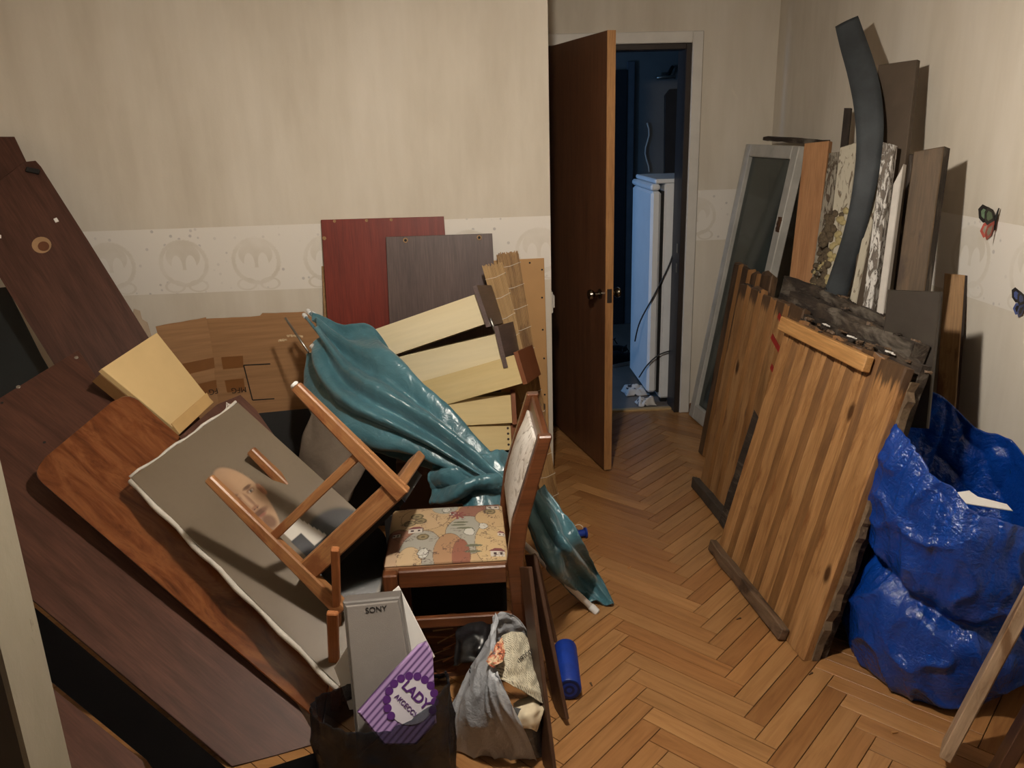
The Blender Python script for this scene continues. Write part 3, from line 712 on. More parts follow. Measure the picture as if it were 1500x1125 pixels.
# features of the painted head, measured along the head's own axis (a: chin to crown, b: to its left), origin between the brows
FO = V3(*uvP(352, 723), 0)
def portrait(s, v):
    bb = (v-FO.x)*Wp/.13/.68-.24; aa = (s-FO.y)*Hp/.13          # units of 13 cm on the canvas
    col = mixc(sr(98,86,70), sr(112,100,84), .5+.5*noise.noise(V3(aa*.5, bb*.5, 3)))
    # jacket
    sh = math.hypot((bb-.9)/1.35, (aa+2.9)/1.25)
    col = mixc(col, sr(34,32,31), 1-smooth(.9, 1.05, sh))
    # collar and tie
    if -.2 < bb < .62-.3*(aa+1.8) and -2.2 < aa < -1.35: col = sr(198,192,182)
    if abs(bb+.02) < .22 and -2.6 < aa < -1.75: col = sr(36,36,40)
    # head: crown above, narrowing to the chin
    yy = aa+.12; rx = .60 if yy > 0 else .60-.17*min(1, -yy/1.2); ry = 1.02 if yy > 0 else 1.22
    r = math.hypot((bb+.22)/rx, yy/ry)
    skin = mixc(sr(186,150,116), sr(142,100,74), smooth(-.1, .55, -bb-.12+.05*aa))
    skin = mixc(skin, sr(176,142,112), smooth(.3, .8, aa)*.7)
    col = mixc(col, skin, 1-smooth(.93, 1.05, r))
    ear = math.hypot((bb-.37)/.1, (aa+.25)/.2); col = mixc(col, sr(160,112,84), 1-smooth(.8, 1.1, ear))
    def blob(cx, cy, ax, ay, c, k=1.0, soft=.35):
        nonlocal col
        d_ = math.hypot((bb-cx)/ax, (aa-cy)/ay); col = mixc(col, c, k*(1-smooth(1-soft, 1+soft, d_)))
    if r < 1.05:
        for sx in (-.5, .06):
            blob(sx, .02, .17, .045, sr(88,58,42), .9)
            blob(sx+.01, -.10, .15, .07, sr(120,82,60), .8)
            blob(sx+.01, -.12, .085, .035, sr(206,190,172), .8); blob(sx+.01, -.12, .035, .036, sr(34,26,22), 1)
        blob(-.27, -.28, .06, .26, sr(196,158,126), .7); blob(-.18, -.30, .05, .26, sr(128,88,66), .7)
        blob(-.24, -.53, .13, .06, sr(140,94,70), .8); blob(-.3, -.56, .03, .025, sr(60,36,28), .9); blob(-.18, -.56, .03, .025, sr(60,36,28), .9)
        blob(-.24, -.70, .30, .085, sr(98,64,46), .95); blob(-.24, -.80, .14, .035, sr(150,84,72), .8)
        blob(-.24, -1.02, .2, .2, sr(112,76,56), .85); blob(.02, -.6, .16, .3, sr(160,120,92), .35)
    if r < 1.05: col = tuple(c*k_ for c, k_ in zip(col, (.80, .83, .86)))
    col = mixc(col, tuple(c*.8 for c in col), .25*abs(noise.noise(V3(aa*6, bb*6, 9))))
    return col
port = thing('portrait_canvas', OP, 'unframed canvas portrait of a bald moustached man, lying diagonally', 'painting')
OPc = OP
patch('painted_face', [[OPc + Vp_*(Wp*j/3*min(1, .5+.5*i/3)) + Up_*(Hp*i/12) + nP*.0012 for i in range(13)] for j in range(4)], 230, 110, vcol('oil paint', .42, .12), port, None, 0, portrait)
M_canvas = plain('raw white canvas', lin(198,192,182), .85, .1, 30, .3)
cn = plate('canvas_stretcher', [OPc, OPc+Vp_*Wp*.5, OPc+Vp_*Wp+Up_*Hp*.25, OPc+Vp_*Wp+Up_*Hp, OPc+Up_*Hp], nP, .02, M_canvas, port, Up_)
for k in range(11):
    q = OPc + Up_*(Hp*(.04+.092*k)) - Vp_*.001 - nP*(.012+.004*(k % 2)); lathe('tack', q, -Vp_, [(0,.004),(.003,.0035),(.004,.001)], M_black, cn, 8)
for k in range(5):
    q = OPc + Up_*(Hp+.001) + Vp_*(Wp-.01-.012*k) - nP*.008
    bar('frayed_thread', q, q+Up_*(.022+.008*(k%2))+Vp_*(.012*(k-1)), .003, .002, M_canvas, cn, nP, 0, .5)
bm_top = [OPc+Up_*(Hp+.006+.004*math.sin(i*1.7))+Vp_*(Wp*i/12)-nP*.003 for i in range(13)]
tube('canvas_fold', bm_top, .005, M_canvas, cn, 6)
tube('canvas_fold', [OPc-Vp_*(.005+.003*math.sin(i*1.3))+Up_*(Hp*i/24)-nP*(.009+.003*math.sin(i*.9)) for i in range(25)], .0095, M_canvas, cn, 6)
# thin board behind the portrait's top edge
pts = [on_p(x, y, OP-nP*.06, nP) for x, y in ((262,640),(318,592),(352,578),(375,600),(470,735),(520,800),(400,790))]
tag(plate('brown_board', pts, nP, .015, M_dark_lam, None, Up_, M_dark_edge), 'dark brown board showing behind the top edge of the portrait', 'board')
# ================================================================== middle: drawers, bamboo, parasol, chairs
M_drawer = [wood('pale birch drawer side', lin(212,196,158), lin(220,206,170), lin(226,213,180), (.6, 4, 4), 2, .5, .02, fine=.06),
            wood('yellow birch drawer side', lin(202,178,126), lin(212,190,138), lin(218,198,150), (.6, 4, 4), 2, .5, .02, fine=.08)]
DR = [((-.375,3.20,.869),(.914,-.15,.314),(.36,-.26,-.90),.449,.121,0,'topmost cream drawer in the fanned stack, under the grey-brown board'),
      ((-.302,3.20,.751),(.91,-.22,.235),(.33,-.26,-.91),.445,.121,0,'second drawer from the top of the fanned stack'),
      ((-.225,3.14,.655),(.93,-.20,.295),(.33,-.26,-.906),.436,.115,1,'third drawer from the top, the most yellow, tilted up to the right'),
      ((-.283,3.111,.598),(.999,-.047,.026),(.022,-.27,-.96),.450,.112,1,'fourth drawer from the top, lying nearly level'),
      ((-.288,3.074,.492),(.999,.02,.003),(-.003,-.27,-.96),.450,.108,1,'bottom drawer of the fanned stack with dovetail dots')]
for A, U, V, L, hh, mi, lab in DR:
    A = Vector(A); U = Vector(U).normalized(); V = Vector(V); V = (V-U*V.dot(U)).normalized(); N = U.cross(V)   # N away from camera?
    if N.dot(CAM-A) > 0: N = -N
    W = .26 if mi == 0 else .30
    r = thing('drawer', A + V*hh + U*L/2, lab, 'drawer', 'stack of pulled-out drawers')
    mt = M_drawer[mi]; q = lambda a, b, c: A + U*a + V*b + N*c
    def pl4(nm, P, nn, t_, m_, g): return plate(nm, P, nn, t_, m_, r, g, bev=.001)
    sd = pl4('drawer_side', [q(0,0,0), q(L,0,0), q(L,hh,0), q(0,hh,0)], -N, .012, mt, U)
    pl4('drawer_side', [q(0,0,W), q(L,0,W), q(L,hh,W), q(0,hh,W)], -N, .012, mt, U)
    pl4('drawer_back', [q(0,0,.0125), q(0,hh,.0125), q(0,hh,W-.001), q(0,0,W-.001)], -U, .012, mt, N)
    pl4('drawer_bottom', [q(.013,hh-.012,.0125), q(L,hh-.012,.0125), q(L,hh-.012,W-.001), q(.013,hh-.012,W-.001)], V, .004, M_hard, U)
    if mi == 0: pl4('drawer_front', [q(L+.0005,-.03,-.02), q(L+.0005,hh+.015,-.02), q(L+.0005,hh+.015,W+.02), q(L+.0005,-.03,W+.02)], -U, .018, M_greybrown, N)
    else: pl4('drawer_front', [q(L+.0005,-.01,-.004), q(L+.0005,hh+.006,-.004), q(L+.0005,hh+.006,W+.01), q(L+.0005,-.01,W+.01)], -U, .018, plain('reddish drawer front', lin(120,70,40), .5), N)
    if 'dovetail' in lab:
        for k in range(4): lathe('dovetail_dot', q(L-.012, .02+.022*k, -.0005), -N, [(0,.005),(.001,.005)], M_dark_edge, sd, 8)
# small metal drawer runner by the stack
rn = tube('drawer_runner', [on_y(718,466,3.1), on_y(724,482,3.1), on_y(742,522,3.1)], .006, M_strike); tag(rn, 'thin steel drawer runner beside the top drawers and bamboo mat', 'runner')
# board supporting the drawers
sb_ = box('low_shelf', (-.30, 3.02, 0), (.17, 3.45, .372), plain('dark shelf', lin(58,38,26), .6), None, .004); tag(sb_, 'dark low cabinet carrying the stack of drawers', 'cabinet')
# ---- bamboo mats
M_reed = wood('split bamboo', lin(166,128,76), lin(194,156,100), lin(206,172,118), (1.5, 60, 60), 1.6, .55, .2)
M_reed2 = wood('stained bamboo', lin(140,104,60), lin(180,140,88), lin(194,158,106), (1.5, 50, 50), 1.6, .55, .2, stain=lin(112,78,42))
M_thread = plain('white thread', lin(216,206,190), .9)
def bamboo(tl, tr, bl, br, Yt, Yb, label, mat, nties, tk):
    TLp, TRp, BLp, BRp = on_y(*tl, Yt), on_y(*tr, Yt), on_y(*bl, Yb), on_y(*br, Yb)
    for p in (BLp, BRp): p.z = max(p.z, .012)
    r = thing('bamboo_mat', (BLp+BRp)/2, label, 'mat', 'folded bamboo mats')
    bm = bmesh.new(); O = BLp.copy()
    ax = (TLp-BLp).normalized()
    nn = (TRp-TLp).cross(ax).normalized()
    if nn.dot(CAM-TLp) < 0: nn = -nn
    cnt = 22
    for lay in range(3):
        for k in range(cnt):
            s = (k+.5)/cnt; e = random.uniform(-.012, .006)
            a = BLp.lerp(BRp, s)-O - nn*(tk*lay/2)+nn*random.uniform(-.0015,.0015); b = TLp.lerp(TRp, s)-O + ax*e - nn*(tk*lay/2)+nn*random.uniform(-.0015,.0015)
            wv = (BRp-BLp)/cnt*.46; wt = (TRp-TLp)/cnt*.46; h = nn*.002
            vs = [bm.verts.new(p) for p in (a-wv-h, a+wv-h, a+wv*.7+h, a-wv*.7+h, b-wt-h, b+wt-h, b+wt*.7+h, b-wt*.7+h)]
            for f in ((0,3,2,1),(4,5,6,7),(0,1,5,4),(1,2,6,5),(2,3,7,6),(3,0,4,7)): bm.faces.new([vs[i] for i in f])
    me = bm_mesh(bm); M = frame(O, ax, nn); me.transform(M.to_3x3().to_4x4().inverted())
    o = put('reeds', me, M, r, [mat]); o['kind'] = 'stuff'
    for i in range(nties):
        s = (i+.35)/nties; a = BLp.lerp(TLp, s); b = BRp.lerp(TRp, s+.012)
        tube('thread_tie', [a-nn*tk, a+nn*.001-(b-a)*.02, a.lerp(b,.5)+nn*.0045-ax*.006, b+nn*.002+(b-a)*.03, b-nn*tk+(b-a)*.02], .0013, M_thread, r, 5)
bamboo((727,372),(759,368),(795,742),(820,738), 3.56, 3.30, 'taller bamboo mat bundle reaching the floor, next to tan hardboard', M_reed2, 12, .03)
bamboo((706,390),(736,383),(766,602),(784,590), 3.44, 3.22, 'shorter bamboo mat bundle in front of the taller one', M_reed, 7, .03)
# ---- teal parasol
t = NT('teal nylon'); v = t.coord(); f = t.noise(v, 5, 4)
col = t.ramp(f, [(.3, lin(52,92,102)), (.7, lin(74,118,130))]); t.bump(t.noise(t.coord(), 14, 5, .6, .8), .35, .02)
M_teal = t.fin(col, .29, .65); t.b.inputs['Sheen Weight'].default_value = .15
par = thing('parasol', on_z(865, 888), 'folded teal nylon parasol lying across drawers and behind the chair', 'parasol')
def R3(*a): return [on_t(x, y, t_) for x, y, t_ in a]
def folds(fr, amp, seed, drift=1.5):
    def g(u, v_):
        ph = v_*fr+drift*u+.35*noise.noise(V3(u*2.5, v_*2, seed))
        k = abs((ph % 1.0)*2-1); k = k*k*(3-2*k)
        env = .35+.65*math.sin(PI*min(1, max(0, u*.9+.08)))
        return amp*env*(k-.5) + .010*noise.noise(V3(u*7, v_*5, seed+4)) + .005*noise.noise(V3(u*19, v_*13, seed))
    return g
main = [R3((456,462,3.20),(500,480,3.16),(548,478,3.10),(598,540,3.02),(650,592,2.96),(706,655,2.92),(748,700,2.88)),
        R3((462,470,3.14),(510,508,3.06),(560,535,2.98),(612,580,2.92),(660,625,2.88),(705,672,2.86),(745,706,2.84)),
        R3((466,482,3.12),(500,540,3.00),(540,580,2.92),(595,618,2.88),(650,655,2.85),(700,690,2.84),(740,712,2.83)),
        R3((462,505,3.14),(468,560,3.02),(500,608,2.95),(560,640,2.91),(620,662,2.88),(690,694,2.86),(738,716,2.86)),
        R3((452,520,3.20),(450,590,3.18),(470,645,3.16),(520,662,3.12),(580,668,3.05),(660,694,2.98),(725,720,2.94))]
patch('canopy', main, 120, 70, M_teal, par, folds(4.2, .05, 1.0, .9), .0016)
low_ = [R3((628,662,3.0),(668,672,2.95),(710,668,2.92),(748,664,2.95)), R3((632,690,2.92),(672,690,2.86),(712,690,2.84),(750,690,2.88)),
        R3((628,716,2.9),(668,712,2.82),(708,716,2.82),(752,718,2.86)), R3((634,738,2.92),(672,744,2.86),(710,742,2.86),(752,744,2.9))]
patch('canopy_fold', low_, 60, 50, M_teal, par, folds(2.3, .06, 7.0, 1.1), .0016)
FT = on_z(900, 884, .012)
def at(x, y, z): return on_z(x, y, z)
tail = [[on_t(795,712,2.78), on_t(826,752,2.74), on_t(852,795,2.71), at(876,838,.09), FT],
        [on_t(786,720,2.74), on_t(815,770,2.68), on_t(838,812,2.66), at(866,852,.06), at(893,886,.012)],
        [on_t(776,735,2.72), on_t(800,785,2.66), on_t(822,826,2.66), at(850,862,.05), at(872,880,.02)],
        [on_t(766,760,2.72), on_t(785,810,2.68), on_t(806,842,2.66), at(834,868,.045), at(858,884,.02)]]
patch('canopy_tail', tail, 60, 40, M_teal, par, folds(2.4, .035, 3.0, .4), .0016)
A0, A1 = on_t(456,506,3.12), on_z(865, 888, .02)
tube('pole', [A0, A1], .011, M_white, par, 14)
M_pw = plain('white plastic', lin(220,220,218), .35, .03)
lathe('pole_cap', A1, A1-A0, [(0,.0135),(.03,.0135),(.034,.009)], M_pw, par, 14)
for k, (a, b) in enumerate((((446,462,3.22),(470,492,3.14)), ((452,456,3.22),(482,490,3.14)), ((418,466,3.26),(452,516,3.18)))):
    tube('rib', [on_t(*a), on_t(*b)], .006 if k < 2 else .0045, M_strike if k == 2 else M_teal, par, 8)
    if k < 2: lathe('rib_tip', on_t(*a), on_t(*b)-on_t(*a), [(-.012,.004),(-.004,.009),(.012,.009),(.014,.006)], M_pw, par, 10)
tube('tie_cord', [on_t(*spline([V3(456,456,3.21), V3(466,462,3.2), V3(474,472,3.19), V3(478,482,3.18)], i/8)) for i in range(9)], .003, M_pw, par, 6)
# ---- upright dining chair
M_chair = wood('dark varnished chair wood', lin(76,43,25), lin(104,62,37), lin(120,76,47), (1.2, 12, 12), 2.2, .28, .05, spec=.5)
ch = thing('dining_chair', V3(-.08, 2.23, 0), 'upright dark wooden chair with patterned fabric seat', 'chair')
X0, X1, Y0, Y1, ZS = -.265, .105, 2.035, 2.44, .455
for x, y in ((X0+.022, Y0+.022), (X0+.022, Y1-.022)): bar('leg', (x, y, 0), (x, y, ZS-.012), .042, .042, M_chair, ch, (0,1,0), .004, 1.0)
for y in (Y0+.018, Y1-.018):
    bm = bmesh.new(); prof = [(.17,.0),(.125,.22),(.108,.46),(.125,.58),(.200,.835)]; rr = []
    for x, z_ in prof:
        hw = .023 if z_ < .6 else .019
        rr.append([bm.verts.new((x+a-.1, b, z_)) for a, b in ((-hw,-.015),(hw,-.015),(hw,.015),(-hw,.015))])
    for i in range(len(rr)-1):
        for k in range(4): bm.faces.new((rr[i][k], rr[i][(k+1)%4], rr[i+1][(k+1)%4], rr[i+1][k]))
    bm.faces.new(rr[0][::-1]); bm.faces.new(rr[-1]); bevel(bm, .004)
    put('back_post', bm_mesh(bm), Matrix.Translation((.1, y, 0)), ch, [M_chair])
bar('back_rail', (.197, Y0+.034, .800), (.197, Y1-.034, .800), .024, .06, M_chair, ch, (.28,0,1), .005)
bar('back_rail', (.130, Y0+.034, .575), (.130, Y1-.034, .575), .022, .05, M_chair, ch, (.28,0,1), .005)
bar('seat_rail', (X0+.045, Y0+.016, .425), (X1-.02, Y0+.016, .425), .024, .055, M_chair, ch, (0,0,1), .004)
bar('seat_rail', (X0+.045, Y1-.016, .425), (X1-.02, Y1-.016, .425), .024, .055, M_chair, ch, (0,0,1), .004)
bar('seat_rail', (X0+.014, Y0+.045, .425), (X0+.014, Y1-.045, .425), .024, .055, M_chair, ch, (0,0,1), .004)
bar('stretcher', (X0+.04, Y0+.022, .275), (.12, Y0+.022, .275), .02, .032, M_chair, ch, (0,0,1), .003)
bar('stretcher', (X0+.04, Y1-.022, .275), (.12, Y1-.022, .275), .02, .032, M_chair, ch, (0,0,1), .003)
# patterned seat: rolling hills with little houses, trees and clouds printed on the cloth
random.seed(11)
def seat_pat(u, v_):
    x, y = u*10, v_*10
    wob = .25*noise.noise(V3(x*.5, y*.5, 1))
    col = sr(196,160,108)
    for cx, cy, rx, ry, c in ((1.0,2.4,1.6,3.2,(158,104,76)),(3.2,7.4,2.0,2.2,(202,166,116)),(7.6,8.4,1.6,1.9,(152,98,76)),(6.8,4.2,1.9,3.2,(166,162,146)),(3.0,1.5,1.7,3.4,(168,162,146)),
                              (8.9,2.6,1.6,3.6,(204,170,112)),(5.2,1.2,1.3,3.0,(176,130,84)),(6.2,.8,.75,2.4,(150,88,62)),(1.0,.4,1.6,1.5,(196,160,120)),(8.9,7.0,1.5,1.7,(200,164,108)),(4.8,9.2,1.2,1.2,(168,166,150)),(2.1,.6,.9,1.9,(206,172,122))):
        d_ = math.hypot((x-cx)/rx, (y-cy)/ry)+wob*.15
        if d_ < 1: col = sr(*c)
        if .99 < d_ < 1.02: col = mixc(col, sr(90,70,50), .7)
    for cx, cy, s_ in ((3.1,1.5,.5),(6.9,4.4,.5),(4.9,8.8,.45),(8.0,5.4,.4)):           # clouds
        d_ = math.hypot((x-cx)/(s_*.8), (y-cy)/(s_*1.25))+.25*noise.noise(V3(x*3, y*3, 5))
        if d_ < 1: col = sr(206,202,190)
        elif d_ < 1.14: col = sr(80,74,66)
    for cx, cy in ((1.9,6.6),(2.7,6.9),(3.0,3.9),(2.4,7.8),(8.6,8.2)):                   # round trees
        d_ = math.hypot((x-cx)/.5, (y-cy)/.55)
        if d_ < 1: col = sr(112,96,62) if d_ > .72 or d_ < .35 else sr(150,130,86)
    for cx, cy in ((6.2,6.2),(6.0,5.7),(6.5,5.1),(7.2,2.2),(7.1,1.4)):                   # flat cypresses
        if math.hypot((x-cx)/.65, (y-cy)/.17) < 1: col = sr(110,110,84)
    for cx, cy, s_ in ((2.4,5.2,.7),(9.0,1.1,.8),(8.9,9.2,.8),(9.5,4.0,.55),(5.6,7.9,.5),(.9,4.6,.5)):     # houses
        a, b = (x-cx)/s_, (y-cy)/s_
        if abs(a) < .8 and -.7 < b < .35:
            col = sr(208,196,180)
            if (abs(a+.35) < .16 or abs(a-.35) < .16) and abs(b+.1) < .2: col = sr(70,50,52)
            if abs(a) > .74 or b < -.64: col = sr(70,50,52)
        if 0 < b-.35 < .55 and abs(a) < .95-(b-.35)*1.1: col = sr(128,62,64)
    for k in range(8):                                                                    # windmill
        th = k*PI/4; a = (x-5.9)*math.cos(th)+(y-7.6)*math.sin(th); b = -(x-5.9)*math.sin(th)+(y-7.6)*math.cos(th)
        if 0 < a < .75 and abs(b) < .07+.06*a: col = sr(140,66,62)
    if noise.noise(V3(x*.9, y*.9, 8)) > .12 and abs(noise.noise(V3(x*3.2, y*3.2, 3))) < .07: col = mixc(col, sr(84,58,54), .75)
    g_ = sum(col)/3; return tuple((c_*.78+g_*.22)*.82 for c_ in col)
def seat_z(u, v_): return .018*(math.sin(PI*u)*math.sin(PI*v_))**.35 if 0 < u < 1 and 0 < v_ < 1 else 0
rows = [[V3(X0+.006+(X1-X0-.02)*i/3*1.0, Y0+.030+(Y1-Y0-.055)*j/3, ZS) for i in range(4)] for j in range(4)]
patch('seat_cover', rows, 170, 170, vcol('printed seat cloth', .85, .15, 900), ch, lambda u, v_: seat_z(u, v_), 0, seat_pat)
box('seat_pad', (X0+.006, Y0+.030, ZS-.035), (X1-.014, Y1-.025, ZS-.002), plain('seat pad side', lin(150,110,78), .9), ch, .003)
# backrest pad, silvery worn cloth
t = NT('worn silvery cloth'); f = t.noise(t.coord((1, 1, .5)), 30, 5, .7, 1.5); g = t.noise(t.coord(), 5, 3)
col = t.ramp(f, [(.32, lin(126,114,98)), (.48, lin(230,225,218))]); col = t.mix(t.ramp(g, [(.4, (0,0,0,1)), (.7, (.6,.6,.6,1))]), col, lin(150,126,96)); t.bump(f, .5, .01)
M_silver = t.fin(col, .55, .4)
bp = []
nb_ = V3(-.94, 0, .28).normalized(); ub = V3(.28, 0, .94).normalized()
for j in range(7):
    v_ = j/6; row = []
    for i in range(7):
        u = i/6; wv = 1-.18*max(0, u-.6)/.4
        yy = (Y0+Y1)/2 + (v_-.5)*(.325)*wv
        row.append(V3(.105, yy, .535) + ub*(u*.27) + nb_*(.022*math.sin(PI*min(1,max(0,u)))**.5*math.sin(PI*v_)**.5))
    bp.append(row)
patch('backrest_pad', bp, 30, 30, M_silver, ch, None, .012)
# ---- overturned chair
M_oak = wood('worn orange chair wood', lin(132,88,51), lin(160,111,69), lin(175,127,84), (1.2, 12, 12), 2.4, .35, .06, spec=.45, stain=lin(120,72,40))
uo, vo_, no = V3(.662,-.185,-.726).normalized(), V3(-.737,.013,-.675).normalized(), V3(.134,.983,-.128).normalized()
KO = .903
AJ = CAM + (V3(-.23, 2.28, .60)-CAM)*KO; OW, OD = .407*KO, .331*KO
oc = thing('overturned_chair', AJ + vo_*OW/2 + uo*.05, 'overturned wooden chair frame with legs pointing up over the portrait', 'chair')
CJ = AJ + vo_*OW
def leg(a, b, w_, h_, tp=1.0, nm='leg'): return bar(nm, a, b, w_, h_, M_oak, oc, no, .004, tp)
leg(AJ + uo*.03, AJ - uo*.385, .044, .040, .66)
leg(CJ + uo*.15, CJ - uo*.376, .042, .040, .62)
leg(CJ + no*OD + uo*.03, CJ + no*OD - uo*.376, .040, .040, .66)

bar('seat_rail', AJ, CJ, .024, .062, M_oak, oc, uo, .004)
bar('seat_rail', AJ + no*.0, AJ + no*OD, .05, .03, M_oak, oc, uo, .004)
bar('seat_rail', CJ + no*.0, CJ + no*OD, .05, .03, M_oak, oc, uo, .004)
bar('stretcher', AJ - uo*.135, CJ - uo*.135, .018, .026, M_oak, oc, uo, .003)
lathe('leg_glide', AJ - uo*.386, -uo, [(0,.011),(.004,.013),(.009,.009)], M_pw, oc, 10)
M_drab = plain('grey brown upholstery', lin(92,80,68), .9, .12, 12, .4)
pts = [AJ + uo*.022 + no*.02 + vo_*.02, AJ + uo*.022 + no*.02 + vo_*(OW-.02), AJ + uo*.022 + no*(OD-.02) + vo_*(OW-.02), AJ + uo*.022 + no*(OD-.02) + vo_*.02]
plate('seat_underside', pts, -uo, .025, M_black, oc, vo_)
# grey-brown cushion behind the overturned chair
cu = [R3((462,592,3.02),(500,630,2.96),(540,672,2.94)), R3((448,640,2.98),(486,668,2.9),(526,700,2.9)), R3((440,690,2.98),(470,712,2.9),(510,735,2.9)), R3((438,740,3.0),(460,760,2.95),(500,775,2.94))]
tag(patch('cushion', cu, 30, 30, M_drab, None, lambda u, v_: .012*noise.noise(V3(u*5, v_*5, 2)), .03), 'grey-brown upholstered cushion between overturned chair and parasol', 'cushion')
# loose mouldings by the overturned chair
M_mould = wood('orange moulding', lin(150,92,52), lin(176,114,70), lin(184,126,82), (1.2, 14, 14), 2, .4, .04)
tag(bar('wood_moulding', on_y(491,803,1.98), on_z(497,1010,.02)+V3(.0,.0,.0), .022, .02, M_mould, None, (0,-1,.2), .003), 'thin orange wood moulding standing left of the grey speaker', 'moulding')
tag(bar('wood_moulding', on_y(487,897,1.90), on_z(492,1040,.01), .03, .016, M_mould, None, (0,-1,.2), .003), 'short wide moulding leaning behind the grey speaker', 'moulding')
# dark boards standing to the right of the chair
M_dkb = wood('dark stained plank', lin(56,36,24), lin(76,50,34), lin(84,58,40), (1, 10, 10), 2, .45, .05)
def dark_plank(a, b, w_, h_, up, lab, m_=M_dkb): tag(bar('dark_plank', a, b, w_, h_, m_, None, up, .002), lab, 'board')
dark_plank(on_z(824,1050,.004), on_y(777,812,2.16), .012, .09, (-.25,.9,.4), 'longer dark plank leaning on the chair, beside the blue roll')
dark_plank(on_z(806,1130,.004), on_y(770,830,1.99), .012, .07, (-.25,.9,.4), 'dark plank nearest the viewer, right of grey bag')
dark_plank(on_z(812,935,.004), on_y(784,815,2.30), .012, .04, (-.25,.9,.4), 'short dark slat behind the longer dark plank', wood('lighter brown slat', lin(82,58,42), lin(100,72,54)))
# ---- added black sheet as shade, and splintered board, under the chair
tag(plate('black_fill', [V3(-.30,2.475,.005), V3(.10,2.475,.005), V3(.10,2.50,.40), V3(-.30,2.50,.40)], V3(0,-1,.06), .01, plain('black shade under seat', lin(20,18,16), .6), None), 'black board standing under the seat of the upright chair', 'board')
M_splint = wood('splintered dark wood', lin(60,34,18), lin(104,62,32), lin(130,84,46), (1.5, 16, 16), 2.4, .5, .4, stain=lin(30,18,10))
nb2 = V3(.05,-.85,.52).normalized()
pts = [on_p(x, y, V3(-.1,2.2,.05), nb2) for x, y in ((580,930),(660,900),(720,905),(735,960),(700,1000),(640,1010),(590,1000))]
spb = plate('splintered_board', pts, nb2, .03, M_splint, None, V3(1,0,0), sub=8, rough=.006); tag(spb, 'splintered dark brown board on the floor under the chair', 'board')
for k in range(9):
    a = on_p(600+random.uniform(0,50), 915+k*9, V3(-.1,2.2,.05), nb2)+nb2*.006
    bar('splinter', a, a+V3(random.uniform(.06,.12), random.uniform(-.02,.02), random.uniform(-.01,.04)), .005, .003, M_chip if k % 2 else M_mould, spb, nb2, 0, .3)
bk = [R3((672,905,2.42),(700,900,2.42),(735,905,2.42)), R3((668,935,2.34),(700,930,2.30),(738,940,2.32)), R3((664,975,2.3),(700,970,2.26),(736,985,2.28))]
tag(patch('leather_scrap', bk, 24, 24, plain('black leather', lin(22,22,24), .3, .2, 10, .3), None, lambda u, v_: .012*noise.noise(V3(u*6, v_*6, 1)), .004), 'black glossy leather scrap under the chair beside the grey bag', 'scrap')
tag(bar('bark_stick', on_z(640,985,.02), on_z(700,960,.04), .022, .02, M_splint, None, (0,0,1), 0, .6, .004), 'rough bark stick on the floor behind the grey bag', 'stick')
# ================================================================== bags and small things in front
def sack(name, c, rx, ry, prof, rim, lean, mat, parent, seed, nA=150, nZ=70, amp=.05, crease=.02, thick=.002, xmax=9):
    """open plastic bag: rim = {angle deg: height}, prof(s) radius factor"""
    ks = sorted(rim); 
    def H(th):
        d_ = math.degrees(th) % 360
        for i, k in enumerate(ks):
            k2 = ks[(i+1) % len(ks)]; span = (k2-k) % 360 or 360; off = (d_-k) % 360
            if off <= span:
                f = off/span; f = f*f*(3-2*f); return rim[k]+(rim[k2]-rim[k])*f
    vs = []
    for j in range(nZ+1):
        s = j/nZ
        for i in range(nA):
            th = 2*PI*i/nA; z = H(th)*s; ct, st = math.cos(th), math.sin(th)
            k = prof(s)
            k *= 1 + amp*noise.noise(V3(ct*1.6+seed, st*1.6, z*4)) + amp*.5*noise.noise(V3(ct*4, st*4+seed, z*9))
            rd = 1-abs(noise.noise(V3(ct*2.2+seed*2, st*2.2, z*7+.6*ct)))*2
            rd2 = 1-abs(noise.noise(V3(ct*5+seed, st*5, z*3)))*2
            k += crease*(max(0, rd)**3) + crease*.8*(max(0, rd2)**3)*(s**1.2)
            x = c[0]+lean[0]*z + rx*k*ct; y = c[1]+lean[1]*z + ry*k*st
            x = min(x, xmax-.004*abs(noise.noise(V3(y*9, z*9, 1))))
            vs.append(V3(x, y, max(.003, z + 0)))
    N = nA; fs = [(j*N+i, j*N+(i+1)%N, (j+1)*N+(i+1)%N, (j+1)*N+i) for j in range(nZ) for i in range(N)]
    fs.append(tuple(range(N))[::-1])
    O = V3(c[0], c[1], 0); me = bpy.data.meshes.new('m'); me.from_pydata([v-O for v in vs], [], fs)
    for p in me.polygons: p.use_smooth = True
    ob = put(name, me, Matrix.Translation(O), parent, [mat])
    md = ob.modifiers.new('thickness', 'SOLIDIFY'); md.thickness = thick; md.offset = -1
    return ob
def film(name, c, rough=.22, alpha=1.0, bs=.5, spec=.55, nsc=9):
    t = NT(name); f = t.noise(t.coord(), nsc, 5, .6, 1.5); g = t.noise(t.coord(), 45, 4, .6, .8)
    q = t.mix(.35, f, g); t.bump(q, bs, .02); t.fin(c, rough, spec)
    t.b.inputs['Alpha'].default_value = alpha
    return t.m
